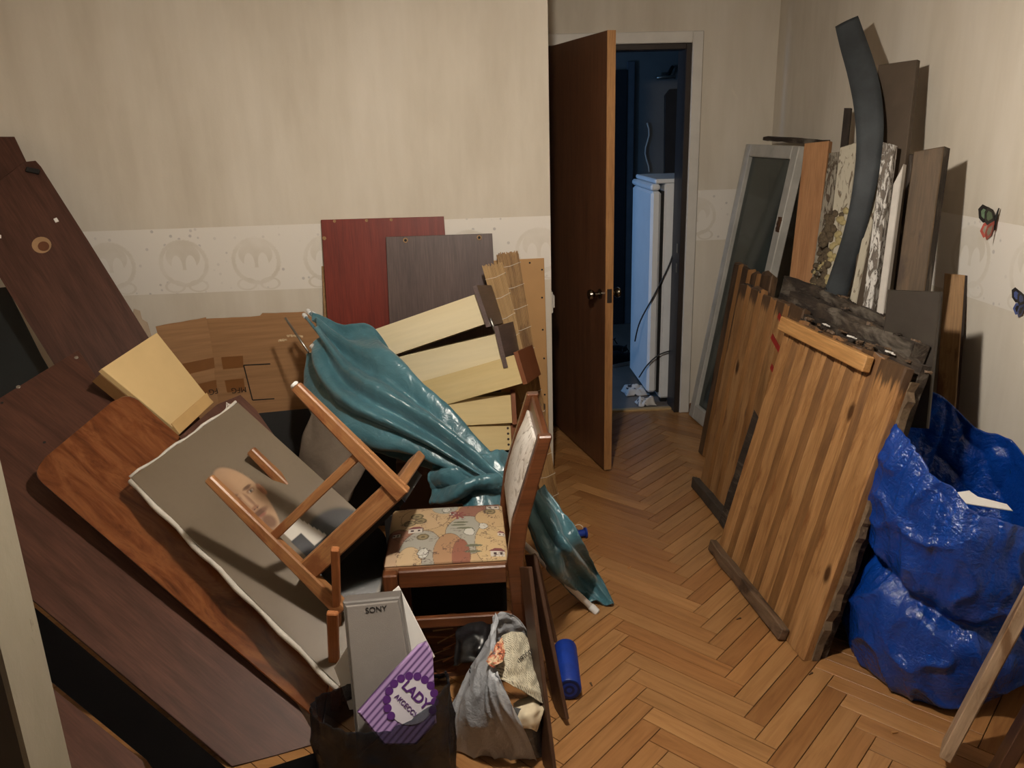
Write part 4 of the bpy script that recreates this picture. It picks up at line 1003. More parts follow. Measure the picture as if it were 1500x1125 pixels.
# ---- blue refuse bag
bb_ = thing('refuse_bag', V3(1.38, 2.07, 0), 'big blue plastic refuse bag, open and slumped by the right wall', 'bag')
def pf(s):
    k = .80+.26*math.sin(PI*min(1, s*2.05))**.7 if s < .45 else .86+.20*math.sin(PI*(s-.45)/.62)**.8
    return k - .10*math.exp(-((s-.46)/.05)**2)
sack('bag_film', (1.375, 2.085), .235, .255, pf, {0:.62, 45:.68, 100:.81, 145:.82, 180:.76, 212:.69, 245:.62, 285:.58, 330:.58}, (.105, .0), film('blue polythene', lin(10,56,138), .14, 1, .8, .6), bb_, 3.0, 190, 110, .07, .07, xmax=1.655)
fillm = bmesh.new(); bmesh.ops.create_icosphere(fillm, subdivisions=3, radius=1)
for v in fillm.verts:
    k = 1+.15*noise.noise(v.co*3); v.co = Vector((v.co.x*.2*k, v.co.y*.2*k, v.co.z*.1*k))
put('bag_contents', bm_mesh(fillm, True), Matrix.Translation((1.43, 2.08, .38)), bb_, [plain('brown debris', lin(72,54,42), .9, .3, 14, .5)])
wp = plate('paper_scrap', [on_p(x, y, V3(1.45,2.0,.56), V3(-.2,-.5,.85).normalized()) for x, y in ((1393,722),(1420,718),(1432,728),(1475,738),(1484,748),(1400,735))], V3(-.2,-.5,.85), .004, M_white, None)
tag(wp, 'white paper scrap lying in the open blue bag', 'paper')
# ---- grey carrier bag with newspaper
gb_ = thing('carrier_bag', V3(.02, 1.87, 0), 'grey plastic carrier bag filled with old newspaper', 'bag')
M_gfilm = film('grey polythene', lin(164,167,172), .28, 1, .5)
cr_ = lambda sd: (lambda u, v_: .010*noise.noise(V3(u*3, v_*6, sd))+.008*(1-abs(noise.noise(V3(u*4+v_*3, v_*5, sd+2)))*2)**3*(.3 if u > .9 else 1))
gfront = patch('bag_front', [R3((646,1090,2.262),(658,1045,2.255),(686,988,2.25),(714,942,2.25),(722,904,2.26)), R3((680,1103,2.228),(688,1050,2.17),(704,1000,2.15),(720,952,2.17),(728,900,2.25)),
    R3((730,1110,2.20),(728,1060,2.125),(724,1015,2.10),(722,975,2.12),(725,940,2.16)), R3((786,1110,2.192),(768,1068,2.13),(748,1028,2.105),(729,988,2.11),(716,960,2.14))], 60, 60, M_gfilm, gb_, cr_(1.0), .001)
patch('bag_back', [R3((722,904,2.26),(735,896,2.27),(760,907,2.29),(784,942,2.30),(797,995,2.285),(801,1055,2.24),(796,1108,2.20)), R3((716,950,2.25),(735,945,2.31),(760,955,2.33),(780,985,2.33),(790,1020,2.30),(792,1075,2.24),(788,1110,2.20))], 60, 20, M_gfilm, gb_, cr_(4.0), .001)
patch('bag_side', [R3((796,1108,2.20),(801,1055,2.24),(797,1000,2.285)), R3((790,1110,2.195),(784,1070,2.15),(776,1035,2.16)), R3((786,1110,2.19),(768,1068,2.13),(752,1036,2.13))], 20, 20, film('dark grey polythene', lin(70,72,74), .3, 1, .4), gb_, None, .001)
for k in range(11):
    if k in (3, 8): continue
    x, y = 694-1.1*k+.055*k*k, 940+6.4*k
    P_, n_ = hit(gfront, x, y)
    if P_ is None: continue
    Q_ = UP*.006+RT*random.uniform(-.002,.002); bar('bag_print', P_-Q_, P_+Q_, .006 if k % 2 else .003, .0006, M_ink, gb_, n_, 0)
t = NT('newsprint'); wv = t.add('ShaderNodeTexWave', bands_direction='Y'); wv.inputs['Scale'].default_value = 60; wv.inputs['Distortion'].default_value = .4
t.l(t.coord((1,1,1), (0,0,.5)), wv.inputs['Vector']); br = t.noise(t.coord((160, 30, 30)), 2.0, 2)
k1 = t.mix(t.ramp(br, [(.42, (0,0,0,1)), (.5, (1,1,1,1))]), (0,0,0,1), t.ramp(wv.outputs[0], [(.5, (0,0,0,1)), (.7, (.75,.75,.75,1))]))
M_news = t.fin(t.mix(k1, lin(206,198,174), lin(84,80,72)), .85, .2)
news = [R3((726,942,2.22),(750,925,2.25),(778,935,2.27),(788,955,2.27)), R3((722,962,2.18),(748,950,2.19),(778,960,2.23),(793,980,2.25)),
        R3((718,980,2.15),(745,985,2.14),(775,998,2.17),(797,1010,2.21)), R3((716,983,2.14),(740,998,2.115),(765,1012,2.13),(798,1030,2.17))]
np_ = thing('newspaper', on_t(760, 1000, 2.15), 'crumpled printed newspaper sticking out of the grey bag', 'newspaper')
nsheet = patch('printed_sheet', news, 40, 40, M_news, np_, lambda u, v_: .014*noise.noise(V3(u*4, v_*4, 2))+.006*noise.noise(V3(u*9, v_*9, 4)), .0012)
P_, n_ = hit(nsheet, 770, 960, .010)
text('headline', 'пятёрки', P_, RT*.72+UP*.62, n_, .021, M_ink, np_)
pic = [R3((712,968,2.13),(722,948,2.15),(736,935,2.18)), R3((716,974,2.11),(728,960,2.12),(738,945,2.15)), R3((722,978,2.10),(734,970,2.10),(740,958,2.12))]
t = NT('colour magazine print'); f = t.noise(t.coord(), 60, 4, .6, 1); M_mag = t.fin(t.ramp(f, [(.35, lin(60,44,40)), (.45, lin(186,96,60)), (.55, lin(222,196,160)), (.68, lin(150,110,70))]), .5)
tag(patch('magazine_page', pic, 24, 24, M_mag, None, lambda u, v_: .008*noise.noise(V3(u*6, v_*6, 1)), .001), 'crumpled orange-brown colour magazine page at the grey bag\'s mouth', 'paper')
cr = [R3((752,1030,2.17),(775,1020,2.19),(797,1030,2.2)), R3((754,1050,2.13),(775,1045,2.12),(796,1042,2.16)), R3((762,1066,2.13),(778,1068,2.12),(786,1072,2.15))]
tag(patch('packing_paper', cr, 24, 24, plain('cream paper', lin(206,192,164), .8), None, lambda u, v_: .006*noise.noise(V3(u*4, v_*4, 6)), .001), 'crumpled plain cream paper low in the grey bag opening', 'paper')
# ---- speaker, sheet and package in a black translucent bag
nS = V3(.05, -.93, .36).normalized(); PS = on_y(545, 880, 1.72)
sp_ = thing('loudspeaker', V3(-.25, 1.72, .02), 'grey slim loudspeaker standing in the black bag', 'loudspeaker')
M_spk = plain('grey speaker cloth', lin(126,120,114), .7, .06, 4, .25, bscale=500)
M_spk2 = plain('grey speaker case', lin(112,108,104), .4, .05)
plate('speaker_case', [on_p(x, y, PS-nS*.006, nS) for x, y in ((502,882),(586,874),(611,1022),(524,1112))], nS, .085, M_spk2, sp_, None, None, .004)
plate('speaker_grille', [on_p(x, y, PS, nS) for x, y in ((506,888),(583,880),(606,1018),(526,1104))], nS, .006, M_spk, sp_, None, None, .003)
text('logo', 'SONY', on_p(551, 893, PS, nS)+nS*.0012, V3(1,0,.06), nS, .019, M_ink, sp_)
tag(plate('white_sheet', [on_p(x, y, PS-nS*.105, nS) for x, y in ((584,858),(637,962),(560,1035),(512,1040),(489,978),(545,892))], nS, .003, M_white, None), 'white card sheet sticking up behind the grey speaker', 'card')
nG = V3(.10, -.90, .42).normalized(); PG = on_y(575, 1000, 1.615)
gp = [on_p(x, y, PG, nG) for x, y in ((523,1044),(570,990),(612,946),(625,940),(634,957),(636,1000),(640,1060),(610,1092),(562,1092))]
t = NT('purple striped print'); sp3 = t.add('ShaderNodeSeparateXYZ'); t.l(t.coord(), sp3.inputs[0])
mm = t.add('ShaderNodeMath', operation='PINGPONG', i_1=.0062); t.l(sp3.outputs[1], mm.inputs[0])
M_stripe = t.fin(t.ramp(mm.outputs[0], [(.0033, lin(66,28,92)), (.0037, lin(178,150,196))]), .3, .5)
pk = thing('purple_package', on_p(580,1090,PG,nG), 'purple and lilac striped plastic package with a white label', 'package')
plate('striped_film', gp, nG, .018, M_stripe, pk, gp[1]-gp[0], None, .005)
gc = on_p(602, 1026, PG, nG); gx = (on_p(640,1050,PG,nG)-on_p(600,1010,PG,nG)).normalized(); gy = nG.cross(gx)
M_purple = plain('purple print', lin(86,46,112), .35, .05)
lathe('label_disc', gc+nG*.0005, nG, [(0,.054),(.0012,.054)], plain('white label', lin(212,206,214), .35, .03), pk, 28)
for k in range(13):
    a = math.radians(20+k*20)
    lathe('label_dot', gc+gx*(-math.cos(a)*.055)*-1*math.cos(0)+gy*math.sin(a)*.055+nG*.001, nG, [(0,.0095),(.0014,.0095)], M_purple, pk, 12)
text('label_name', 'LADY', gc+nG*.003+gy*.016, gx, nG, .031, M_purple, pk, .0008)
text('label_word', 'АКСЕССУ', gc+nG*.003-gy*.016, gx, nG, .0145, M_purple, pk, .0003)
bg = thing('bin_bag', V3(-.235, 1.60, 0), 'black translucent bin bag holding the speaker and purple package', 'bag')
t = NT('black translucent film'); tr = t.add('ShaderNodeBsdfTransparent'); tr.inputs[0].default_value = (.62,.64,.70,1); mx = t.add('ShaderNodeMixShader', i_0=.4)
t.bump(t.noise(t.coord(), 16, 5, .6, 1.2), .5, .02); t.fin(lin(36,39,44), .16, .6)
t.l(tr.outputs[0], mx.inputs[1]); t.l(t.b.outputs[0], mx.inputs[2]); t.l(mx.outputs[0], t.n['Material Output'].inputs[0])
sack('bag_film', (-.235, 1.615), .155, .120, lambda s: .92+.1*math.sin(PI*s)+.06*s, {0:.42, 45:.36, 90:.32, 135:.34, 180:.36, 225:.37, 270:.37, 315:.40}, (0, .02), t.m, bg, 12.0, 110, 60, .06, .06, .0008)
# ---- blue roll and small blue spool on the floor
M_roll = plain('blue film roll', lin(16,48,132), .4, .15, 20)
ra, rb_ = on_z(834,1010,.037), on_z(828,950,.037)
rl = thing('bag_roll', ra-V3(0,0,.037), 'tight roll of blue plastic bags lying on the parquet', 'roll')
lathe('roll_body', ra, rb_-ra, [(0,.034),(.003,.0365),((rb_-ra).length,.0365),((rb_-ra).length+.003,.033)], M_roll, rl, 26)
for k in range(4): lathe('roll_layer', ra-(rb_-ra).normalized()*(.001+.0006*k), (ra-rb_), [(0,.032-.008*k),(.0012,.0318-.008*k)], M_roll if k % 2 else plain('dark roll end', lin(10,26,72), .5), rl, 22)
spz = on_z(851, 782, .022)
so = thing('cord_spool', spz-V3(0,0,.022), 'small blue spool of cord beside the parasol tail', 'spool')
lathe('spool_body', spz-V3(.02,0,0), V3(1,.2,0), [(0,.022),(.006,.022),(.008,.015),(.036,.015),(.038,.022),(.044,.022)], M_roll, so, 18)
tube('cord_end', [spz+V3(.02*math.cos(a)-.01, .01, .018+.02*math.sin(a)) for a in [i*PI/8 for i in range(12)]], .0018, M_thread, so, 6)

# ================================================================== right pile
M_plank = wood('old pine plank', lin(148,104,62), lin(184,137,88), lin(197,152,104), (1.3, 13, 13), 2.2, .5, .2, True, rand=.12, stain=lin(128,84,46), soot=.97)
M_plank_d = wood('dirty pine plank', lin(122,88,54), lin(158,118,76), lin(174,136,92), (1.3, 13, 13), 2.2, .55, .25, True, rand=.12, stain=lin(112,76,44), soot=.97)
M_bark = wood('dark weathered plank', lin(62,46,32), lin(96,72,50), lin(122,94,66), (1.3, 13, 13), 2.2, .6, .3, rand=.15, stain=lin(52,38,26))
M_bat = wood('grimy batten', lin(84,68,54), lin(112,90,70), lin(124,100,78), (1.2, 12, 12), 2, .55, .2, stain=lin(60,46,36))
M_bat2 = wood('clean pine batten', lin(170,122,70), lin(196,146,90), lin(204,158,104), (1.2, 12, 12), 2, .5, .1)
M_char = wood('charred rotten wood', lin(34,28,24), lin(58,48,40), lin(84,72,60), (2, 6, 6), 3, .8, .8, stain=lin(104,96,86))
M_felt = plain('grey felt wadding', lin(108,90,70), .95, .3, 22, 1.0, bscale=60)
M_groove = wood('aged groove wood', lin(104,70,38), lin(134,94,54), lin(148,106,66), (1.3, 13, 13), 2.2, .5, .2, rand=.12)
def door_panel(name, O, U, V, widths, hgt, mat, label, thick, battens, filler=None, jag=.012, group=None):
    O = Vector(O); U = Vector(U).normalized(); V = Vector(V); V = (V-U*V.dot(U)).normalized(); N = U.cross(V)
    if N.dot(CAM-O) < 0: N = -N
    r = thing(name, O + U*sum(widths)/2, label, 'wood panel', group)
    x = 0
    for k, wd_ in enumerate(widths):
        # plank: flat face with a deep rounded groove along its far edge
        sec = [(.002,-thick),(.002,-.006),(.007,0),(wd_*.66,0),(wd_*.80,-.010),(wd_*.93,-.022),(wd_-.001,-.024),(wd_-.001,-thick)]
        if k == len(widths)-1: sec = [(.002,-thick),(.002,-.005),(.006,0),(wd_-.006,0),(wd_-.001,-.005),(wd_-.001,-thick)]
        bm = bmesh.new(); ns = 12; rr = []; off = random.uniform(-.003, .003); top = hgt-random.uniform(0, jag)
        for i in range(ns+1):
            s = i/ns; rr.append([bm.verts.new((s*top + (random.uniform(-jag, jag*.3) if i == ns else 0), a+random.uniform(-.0012,.0012), b+off+.002*noise.noise(V3(s*5, k, 1)))) for a, b in sec])
        n_ = len(sec)
        for i in range(ns):
            for q in range(n_): bm.faces.new((rr[i][q], rr[i][(q+1)%n_], rr[i+1][(q+1)%n_], rr[i+1][q]))
        bm.faces.new(rr[0][::-1]); bm.faces.new(rr[-1])
        M = Matrix((V, U, N)).transposed().to_4x4(); M.translation = O + U*x
        for f in bm.faces:
            cc = f.calc_center_median()
            if k < len(widths)-1 and len(f.verts) == 4 and cc.y > wd_*.70 and cc.z > -thick*.8: f.material_index = 1
        put('plank', bm_mesh(bm), M, r, [mat, M_groove])
        x += wd_
    for nm, a, b, va, vb, ht, dp, mt, rg in battens:
        bar(nm, O+U*a+V*va+N*dp/2, O+U*b+V*vb+N*dp/2, dp, ht, mt, r, V, .003, 1.0, rg)
    return r, O, U, V, N
rA, OA, UA, VA, NA = door_panel('plank_panel', (.945,2.835,.004), (.088,-.996,0), (.24,0,.971), [.12,.115,.12,.12,.105,.125], .975, M_plank,
    'front pine plank panel with a pale top batten, leaning by the blue bag', .03,
    [('top_batten', .0, .56, .935, .935, .05, .028, M_bat2, 0), ('bottom_batten', -.012, .60, .02, .02, .045, .03, M_bat, .003)])
# insulation layers and backing behind the planks
def slab_behind(par, nm, mat, u0, u1, v0, v1, d0, d1, nu, nv, amp, seed):
    bm = bmesh.new(); G = {}
    M = Matrix((UA, VA, NA)).transposed().to_4x4(); M.translation = OA
    for lay, dd in ((0, -d0), (1, -d1)):
        for i in range(nu+1):
            for j in range(nv+1):
                p = V3(u0+(u1-u0)*i/nu, v0+(v1-v0)*j/nv, dd)
                if i in (0, nu) or j in (0, nv): p += V3(amp*noise.noise(V3(j*.9, i*.7, seed)), amp*noise.noise(V3(i*1.1, j*.8, seed+3)), 0)
                G[lay,i,j] = bm.verts.new(p)
    for i in range(nu):
        for j in range(nv):
            bm.faces.new((G[0,i,j],G[0,i+1,j],G[0,i+1,j+1],G[0,i,j+1])); bm.faces.new((G[1,i,j],G[1,i,j+1],G[1,i+1,j+1],G[1,i+1,j]))
    for i in range(nu):
        for j in (0, nv): bm.faces.new((G[0,i,j],G[0,i+1,j],G[1,i+1,j],G[1,i,j]))
    for j in range(nv):
        for i in (0, nu): bm.faces.new((G[0,i,j],G[0,i,j+1],G[1,i,j+1],G[1,i,j]))
    return put(nm, bm_mesh(bm), M, par, [mat])
slab_behind(rA, 'wadding', M_felt, .02, .715, .01, .93, .03, .055, 24, 34, .022, 1.0)
slab_behind(rA, 'backing', M_char, .0, .70, .0, .985, .055, .085, 30, 20, .016, 5.0)
for k in range(26):
    a = OA + UA*random.uniform(.02,.69) + VA*random.uniform(.955,.985) - NA*random.uniform(.0,.08)
    bar('debris', a, a+UA*random.uniform(.01,.05)+NA*random.uniform(-.03,.03)+VA*random.uniform(-.005,.01), random.uniform(.008,.02), random.uniform(.004,.012), random.choice((M_char, M_char, M_bark, M_bat)), rA, VA, 0, .6, .003)
for k in range(6):
    a = OA + UA*(.1+.09*k) + VA*.985 - NA*(.02+.01*(k % 3))
    bar('paint_flake', a, a+UA*.035, .016, .003, M_white if k % 2 else M_bat, rA, VA, 0, .7, .002)
rB, OB, UB, VB, NB = door_panel('plank_panel', (1.048,3.43,.004), (.062,-.998,0), (.151,0,.989), [.115,.12,.12,.12,.115], .975, M_plank_d,
    'middle pine plank panel with red paint strokes, behind the front panel', .03,
    [('bottom_batten', -.012, .585, .02, .02, .05, .035, plain('dark grey batten', lin(62,54,46), .7, .2, 20, .3), .003)])
M_redp = plain('red paint', lin(138,36,30), .6)
for (x0, y0), (x1, y1) in (((1141,461),(1153,487)), ((1131,492),(1143,514)), ((1130,536),(1136,548))):
    A_, B_ = on_p(x0, y0, OB, NB)+NB*.002, on_p(x1, y1, OB, NB)+NB*.002
    bar('paint_stroke', A_, B_, .022, .0015, M_redp, rB, NB, 0)
slo = box
for k in range(10):
    a = OB + UB*random.uniform(.0,.55) + VB*.96 - NB*random.uniform(.0,.05)
    bar('debris', a, a+UB*random.uniform(.02,.06)+VB*.004, .015, .012, M_char, rB, VB, 0, .6, .003)
rC, *_ = door_panel('plank_panel', (1.168,3.86,.004), (.062,-.998,0), (.141,0,.99), [.10,.11,.10,.11], .99, M_bark,
    'rear weathered plank panel beside the window sash', .03, [], jag=.02)
# rotten boards piled behind the front panel, their dark top edges showing
nR = NA
def rotten(px, off, t_, label, mat=M_char):
    P = OA - NA*off; pts = [on_p(x, y, P, NA) for x, y in px]
    dn = [p - VA*((p.z-.01)/VA.z) for p in pts]
    o = plate('rotten_board', [pts[0], pts[1], dn[1], dn[0]], NA, t_, mat, None, UA, sub=14, rough=.006); tag(o, label, 'board')
    for k in range(9):
        a = pts[0].lerp(pts[1], random.uniform(.05,.95)) - NA*random.uniform(0, t_)
        bar('splinter', a, a+UA*random.uniform(.02,.07)+VA*random.uniform(-.006,.012), .012, .008, M_char if k % 3 else M_bat, o, VA, 0, .5, .003)
    return o
rotten(((1150,402),(1315,474)), .165, .03, 'dark rotten board, the rearmost behind the front plank panel')
rotten(((1158,424),(1338,502)), .095, .055, 'charred rotten board directly behind the front plank panel')
# ---- window sash
M_sash = plain('grey white sash paint', lin(176,173,166), .5, .12, 10, .15)
OWn, UW, VW = V3(1.285,4.40,.004), V3(.107,-.994,0).normalized(), V3(.172,.0,.985)
VW = (VW-UW*VW.dot(UW)).normalized(); NW = UW.cross(VW); NW = NW if NW.dot(CAM-OWn) > 0 else -NW
ws = thing('window_sash', OWn+UW*.28, 'old white window sash with grey glass leaning in the corner', 'window sash')
WW, HW, FR = .565, 1.52, .062
def wbar(nm, u0, v0, u1, v1, wd_): bar(nm, OWn+UW*u0+VW*v0, OWn+UW*u1+VW*v1, .045, wd_, M_sash, ws, (UW if u0 == u1 else VW), .004)
wbar('stile', FR/2, 0, FR/2, HW, FR); wbar('stile', WW-FR/2, 0, WW-FR/2, HW, FR)
wbar('rail', FR, HW-FR/2, WW-FR, HW-FR/2, FR); wbar('rail', FR, FR/2+.01, WW-FR, FR/2+.01, FR+.02)
t = NT('dusty grey glass'); f = t.noise(t.coord(), 3, 3); t.fin(t.ramp(f, [(.3, lin(58,64,60)), (.7, lin(72,78,72))]), .12, .5); t.b.inputs['Alpha'].default_value = .86
plate('glass_pane', [OWn+UW*FR+VW*.08, OWn+UW*(WW-FR)+VW*.08, OWn+UW*(WW-FR)+VW*(HW-FR), OWn+UW*FR+VW*(HW-FR)], NW, .004, t.m, ws, VW, None, 0)
for vv in (.35, 1.12): 
    a = OWn+UW*(WW-.02)+VW*vv+NW*.026; bar('hinge', a, a+VW*.07, .006, .03, plain('rusty hinge', lin(92,64,44), .6, .3, 30, metal=.6), ws, UW, .001, 1, .002)
tag(bar('rough_batten', on_y(1122,203,4.2), on_y(1222,209,3.75), .03, .02, M_char, None, (0,0,1), 0, 1, .003), 'dark rough slat lying across the top of the window sash', 'slat')
# ---- planks standing behind the panels
VL = V3(.2425, 0, .970); nL = V3(-.970, 0, .2425); PLn = V3(1.17, 0, 0)
def std(name, top, bot, off, phi, t_, mat, label, side=None, sub=0, rough=0, cat='board', floor=True, par=None):
    """plank through two pixel pairs on a plane turned phi towards the camera, run down to the floor"""
    P0 = on_p((top[0][0]+bot[0][0])/2, (top[0][1]+bot[0][1])/2, PLn+nL*off, nL)
    nn = (nL*math.cos(phi)+V3(0,-1,0)*math.sin(phi)).normalized()
    a, b = [on_p(x, y, P0, nn) for x, y in top]; c_, d_ = [on_p(x, y, P0, nn) for x, y in bot]
    if floor:
        for_ = lambda p, q: p + (q-p)*((p.z-.004)/(p.z-q.z))
        c_, d_ = for_(a, c_), for_(b, d_)
        w0 = (b-a); mid = (c_+d_)/2; wv = (d_-c_)
        if wv.length > w0.length*1.35 or wv.dot(w0) < 0 or wv.length < w0.length*.6: c_, d_ = mid-w0*.5, mid+w0*.5
        for p in (c_, d_): p.z = max(p.z, .004)
        c_ -= nn*((c_-P0).dot(nn)); d_ -= nn*((d_-P0).dot(nn))
    o = plate(name, [a, b, d_, c_], nn, t_, mat, par, c_-a, side, .003, rough, sub)
    if par is None: tag(o, label, cat)
    return o, P0, nn
M_orange = wood('orange pine plank', lin(150,104,68), lin(172,126,86), lin(182,138,98), (1.2, 12, 12), 2, .5, .1, True)
def flaky(nm, paint, bare, thr=.5, sc=9):
    t = NT(nm); f = t.noise(t.coord((1.2, 4, 4)), sc*1.6, 6, .7, 1.0); g = t.noise(t.coord((1, 8, 8)), 6, 4)
    b_ = t.ramp(g, [(.3, bare), (.7, tuple(min(1, x*1.7) for x in bare[:3])+(1,))])
    col = t.mix(t.ramp(f, [(thr-.01, (0,0,0,1)), (thr+.01, (1,1,1,1))]), b_, paint); t.bump(t.ramp(f, [(thr-.03, (0,0,0,1)), (thr+.03, (1,1,1,1))]), .7, .006)
    return t.fin(col, .6, .35)
M_flw = flaky('flaking white paint', lin(206,202,196), lin(92,84,76), .5)
M_flg = flaky('flaking grey paint', lin(138,130,116), lin(70,58,46), .47)
M_flc = flaky('flaking cream paint', lin(176,168,150), lin(110,96,80), .40)
M_wh2 = plain('chalky white paint', lin(196,190,182), .6, .08, 12, .1)
std('orange_plank', ((1178,210),(1214,206)), ((1160,400),(1188,400)), .05, .60, .03, M_orange, 'bright orange pine plank standing beside the window sash')
std('flaky_plank', ((1214,224),(1230,222)), ((1186,410),(1206,412)), .02, .60, .03, M_flg, 'narrow grey plank with flaking paint, next to the orange plank')
fp_, Pf, nf = std('flaky_plank', ((1230,216),(1256,208)), ((1204,415),(1232,420)), .015, .60, .03, M_flc, 'grey-cream plank crusted with yellow foam, left of the bent strip')
M_foam = plain('yellow foam', lin(160,146,104), .9, .2, 30, .5); M_foam2 = plain('dark crust', lin(84,72,56), .95, .3, 30, .8)
for k in range(64):
    s = k/63; x = 1214-28*s+random.uniform(-14,14)+12; y = 312+110*s+random.uniform(-5,5)
    p = on_p(x, y, Pf, nf)
    bm = bmesh.new(); bmesh.ops.create_icosphere(bm, subdivisions=2, radius=random.uniform(.008,.019))
    for v in bm.verts: v.co *= 1+.5*noise.noise(v.co*60+V3(k,0,0)); v.co = v.co - nf*v.co.dot(nf)*.45
    put('foam_lump', bm_mesh(bm, True), Matrix.Translation(p), fp_, [M_foam if random.random() < .12 or x > 1234-26*s else M_foam2])
std('thin_stick', ((1236,158),(1246,158)), ((1229,222),(1240,222)), -.03, .6, .014, M_char, 'thin dark stick rising behind the flaking planks', cat='stick')
std('backing_board', ((1286,95),(1343,87)), ((1276,240),(1318,240)), .075, .45, .02, plain('dark brown grey board', lin(74,62,50), .6, .2, 4, .1), 'tall dark board behind the bent grey strip, against the wall', None)
std('pale_plank', ((1284,240),(1297,232)), ((1240,425),(1264,432)), .04, .6, .025, M_flc, 'pale beige plank right of the bent strip')
std('white_plank', ((1293,208),(1309,212)), ((1263,436),(1281,444)), .055, .6, .03, M_flw, 'white plank with badly flaking paint, in the middle of the pile')
std('white_plank', ((1308,270),(1323,240)), ((1279,448),(1300,456)), .03, .6, .025, M_wh2, 'clean white painted plank left of the wide brown plank')
std('knotty_block', ((1309,224),(1340,226)), ((1303,290),(1330,290)), .0, .6, .05, M_char, 'dark broken plank end between white and brown planks')
M_brp = wood('dirty brown plank', lin(70,56,40), lin(92,74,54), lin(104,86,64), (1.2, 10, 10), 2, .6, .2, stain=lin(60,46,34))
std('brown_plank', ((1338,222),(1383,214)), ((1306,425),(1360,425)), .055, .60, .045, M_brp, 'wide dark brown plank at the right end of the row', M_char)
std('dark_sheet', ((1300,424),(1378,427)), ((1279,622),(1358,628)), .085, .5, .012, plain('dark dusty plastic', lin(58,52,46), .35, .3, 3, .05), 'dark dusty plastic sheet below the wide brown plank', cat='sheet', floor=False)
std('short_plank', ((1383,400),(1413,403)), ((1368,590),(1402,600)), -.20, .55, .022, wood('rusty brown plank', lin(128,96,62), lin(158,122,82), lin(170,136,96), (1.2, 10, 10), 2, .55, .15, stain=lin(96,64,38)), 'short light brown plank standing just behind the blue bag', M_dark_edge)
# ---- bent rubber strip
cl = [(1240,31),(1249,62),(1262,105),(1271,150),(1274,200),(1270,250),(1261,300),(1250,345),(1238,385),(1224,430),(1205,490)]
M_strip = plain('dark grey rubber', lin(50,54,57), .7, .25, 9, .15)
ctr = []
for i, (x, y) in enumerate(cl):
    s = i/(len(cl)-1); ctr.append(on_p(x, y, PLn+nL*(.17*(1-s)+.01*s), nL))
# foot of the strip runs on to the floor
ctr += [ctr[-1].lerp(V3(1.20, ctr[-1].y-.03, .02), k/3) for k in (1, 2, 3)]
nbs = (nL*.55+V3(0,-1,0)*.83).normalized(); bm = bmesh.new(); rr = []
for i in range(57):
    s = i/56; p = spline(ctr, s); d_ = (spline(ctr, min(1, s+.01))-spline(ctr, max(0, s-.01))).normalized()
    a = d_.cross(nbs).normalized(); hw = .042+.006*math.sin(s*9); q = a.cross(d_)
    cv = .0015
    rr.append([bm.verts.new(p+a*k*hw+q*(cv*(1-k*k)*2+e)-ctr[0]) for e, ks in ((0, (-1,-.5,0,.5,1)), (-.006, (1,.5,0,-.5,-1))) for k in ks])
for i in range(56):
    for k in range(10): bm.faces.new((rr[i][k], rr[i][(k+1)%10], rr[i+1][(k+1)%10], rr[i+1][k]))
bm.faces.new(rr[0][::-1]); bm.faces.new(rr[-1])
tag(put('rubber_strip', bm_mesh(bm, True), Matrix.Translation(ctr[0]), None, [M_strip]), 'tall bent dark grey rubber strip rising above the plank pile', 'strip')
# ---- boards leaning at the lower right
M_palep = wood('pale worn plank', lin(150,124,98), lin(178,152,124), lin(188,164,138), (1.2, 10, 10), 2, .6, .12, stain=lin(112,84,58))
B0 = on_z(1386,1102,.03); T0 = on_y(1508,872,1.70)
tag(bar('pale_plank', B0, B0+(T0-B0)*1.15, .03, .105, M_palep, None, (-.5,-.75,.35), .003), 'pale worn plank leaning at the lower right corner before the bag', 'board')
B1 = on_z(1452,1150,.02); T1 = on_y(1545,985,1.60)
tag(bar('dark_plank', B1, B1+(T1-B1)*1.2, .03, .12, M_dkb, None, (-.5,-.75,.35), .003), 'dark brown board at the bottom right corner, right of the pale plank', 'board')
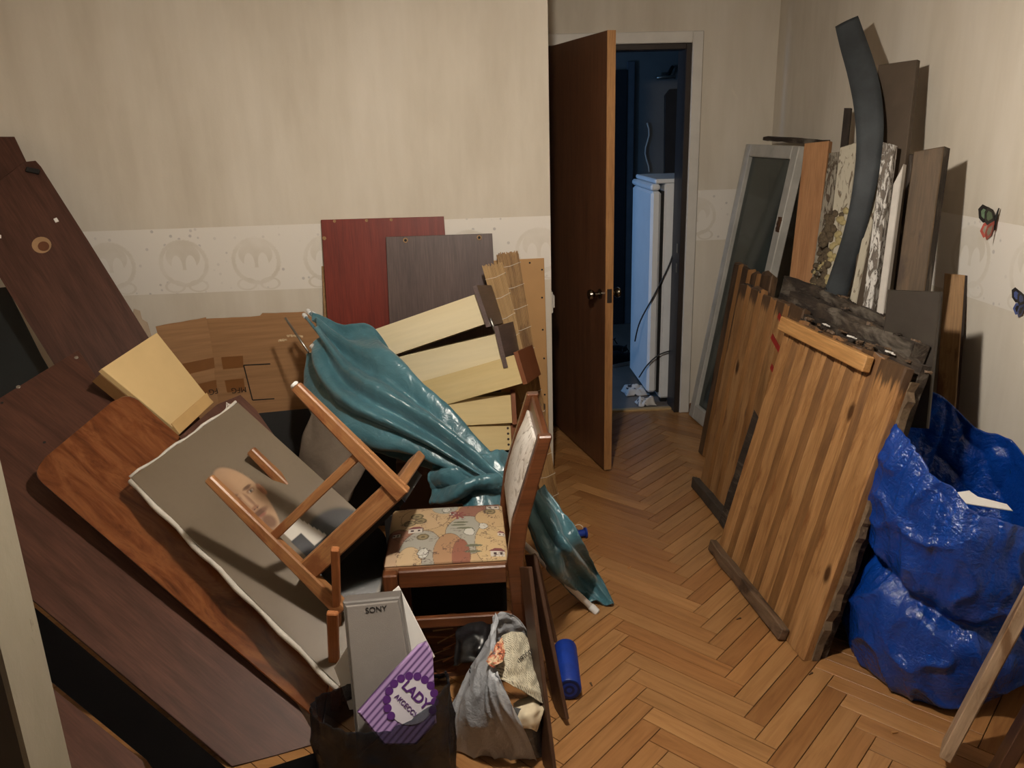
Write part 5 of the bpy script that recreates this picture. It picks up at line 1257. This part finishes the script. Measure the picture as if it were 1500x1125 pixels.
# ---- butterflies on the wall
def butterfly(px, py, label, c1, c2, sc, rot, c3=None):
    P = on_x(px, py, XR)-V3(.004,0,0)
    r = thing('butterfly_decoration', P, label, 'decoration', 'paper butterflies on the right wall')
    tube('body', [P+V3(-.006,.0,-.03*sc), P+V3(-.01,0,0), P+V3(-.006,-.004,.035*sc)], .0035*sc, M_black, r, 6, radii=[.002,.0045,.002])
    for s, op in ((1, .35), (-1, 1.1)):
        ax = V3(-math.sin(op), s*math.cos(op), 0); up = V3(0, s*.0, 1)
        o1 = [(0,.0),(.02,.035),(.05,.052),(.062,.04),(.056,.012),(.04,-.004)]; o2 = [(0,0),(.038,-.006),(.046,-.028),(.032,-.05),(.012,-.042)]
        for nm, ol, c_, cc in (('fore_wing', o1, c1, c2), ('hind_wing', o2, c3 or c2, M_bw if c3 else c1)):
            nn = ax.cross(up).normalized(); nn = nn if nn.dot(CAM-P) > 0 else -nn
            pts = [P+V3(-.008,0,0)+(ax*x+up*(y+rot*x))*sc for x, y in ol]
            w_ = plate(nm, pts, nn, .001, c_, r, ax, None, 0)
            ctr_ = sum((Vector(p) for p in pts), Vector())/len(pts)
            plate('wing_spot', [ctr_+(p-ctr_)*.55+nn*.0006 for p in pts], nn, .0006, cc, w_, ax, None, 0)
    return r
M_bg, M_bk, M_bp, M_bw, M_bb = (plain(n_, lin(*c_), .5, .15, 60) for n_, c_ in (('butterfly green', (96,118,92)), ('butterfly black', (34,30,28)), ('butterfly coral', (176,84,72)), ('butterfly grey', (150,142,126)), ('butterfly blue', (70,82,130))))
butterfly(1464, 322, 'green and coral paper butterfly on the right wall border', M_bk, M_bg, 1.05, -.2, M_bp)
butterfly(1508, 444, 'blue paper butterfly at the right picture edge, low on the border', M_bk, M_bb, .8, 0)
# a few wood chips on the parquet
random.seed(5)
for k, (x, y, lab) in enumerate(((1190,985,'tiny wood chip on the parquet at the foot of the front plank panel'), (1306,1073,'tiny pale wood chip on the parquet in front of the blue refuse bag'), (865,1000,'tiny dark chip on the parquet right of the blue roll'),
                                (920,832,'tiny chip on the open parquet right of the parasol tail'), (1085,905,'tiny pale chip on the parquet left of the bottom batten'))):
    p = on_z(x, y, .003); a = random.uniform(0, 6)
    tag(bar('wood_chip', p, p+V3(math.cos(a), math.sin(a), 0)*random.uniform(.012,.02), .006, .004, M_bat2 if k % 2 else M_bark, None, (0,0,1), 0, .4), lab, 'chip', 'loose wood chips on the parquet')
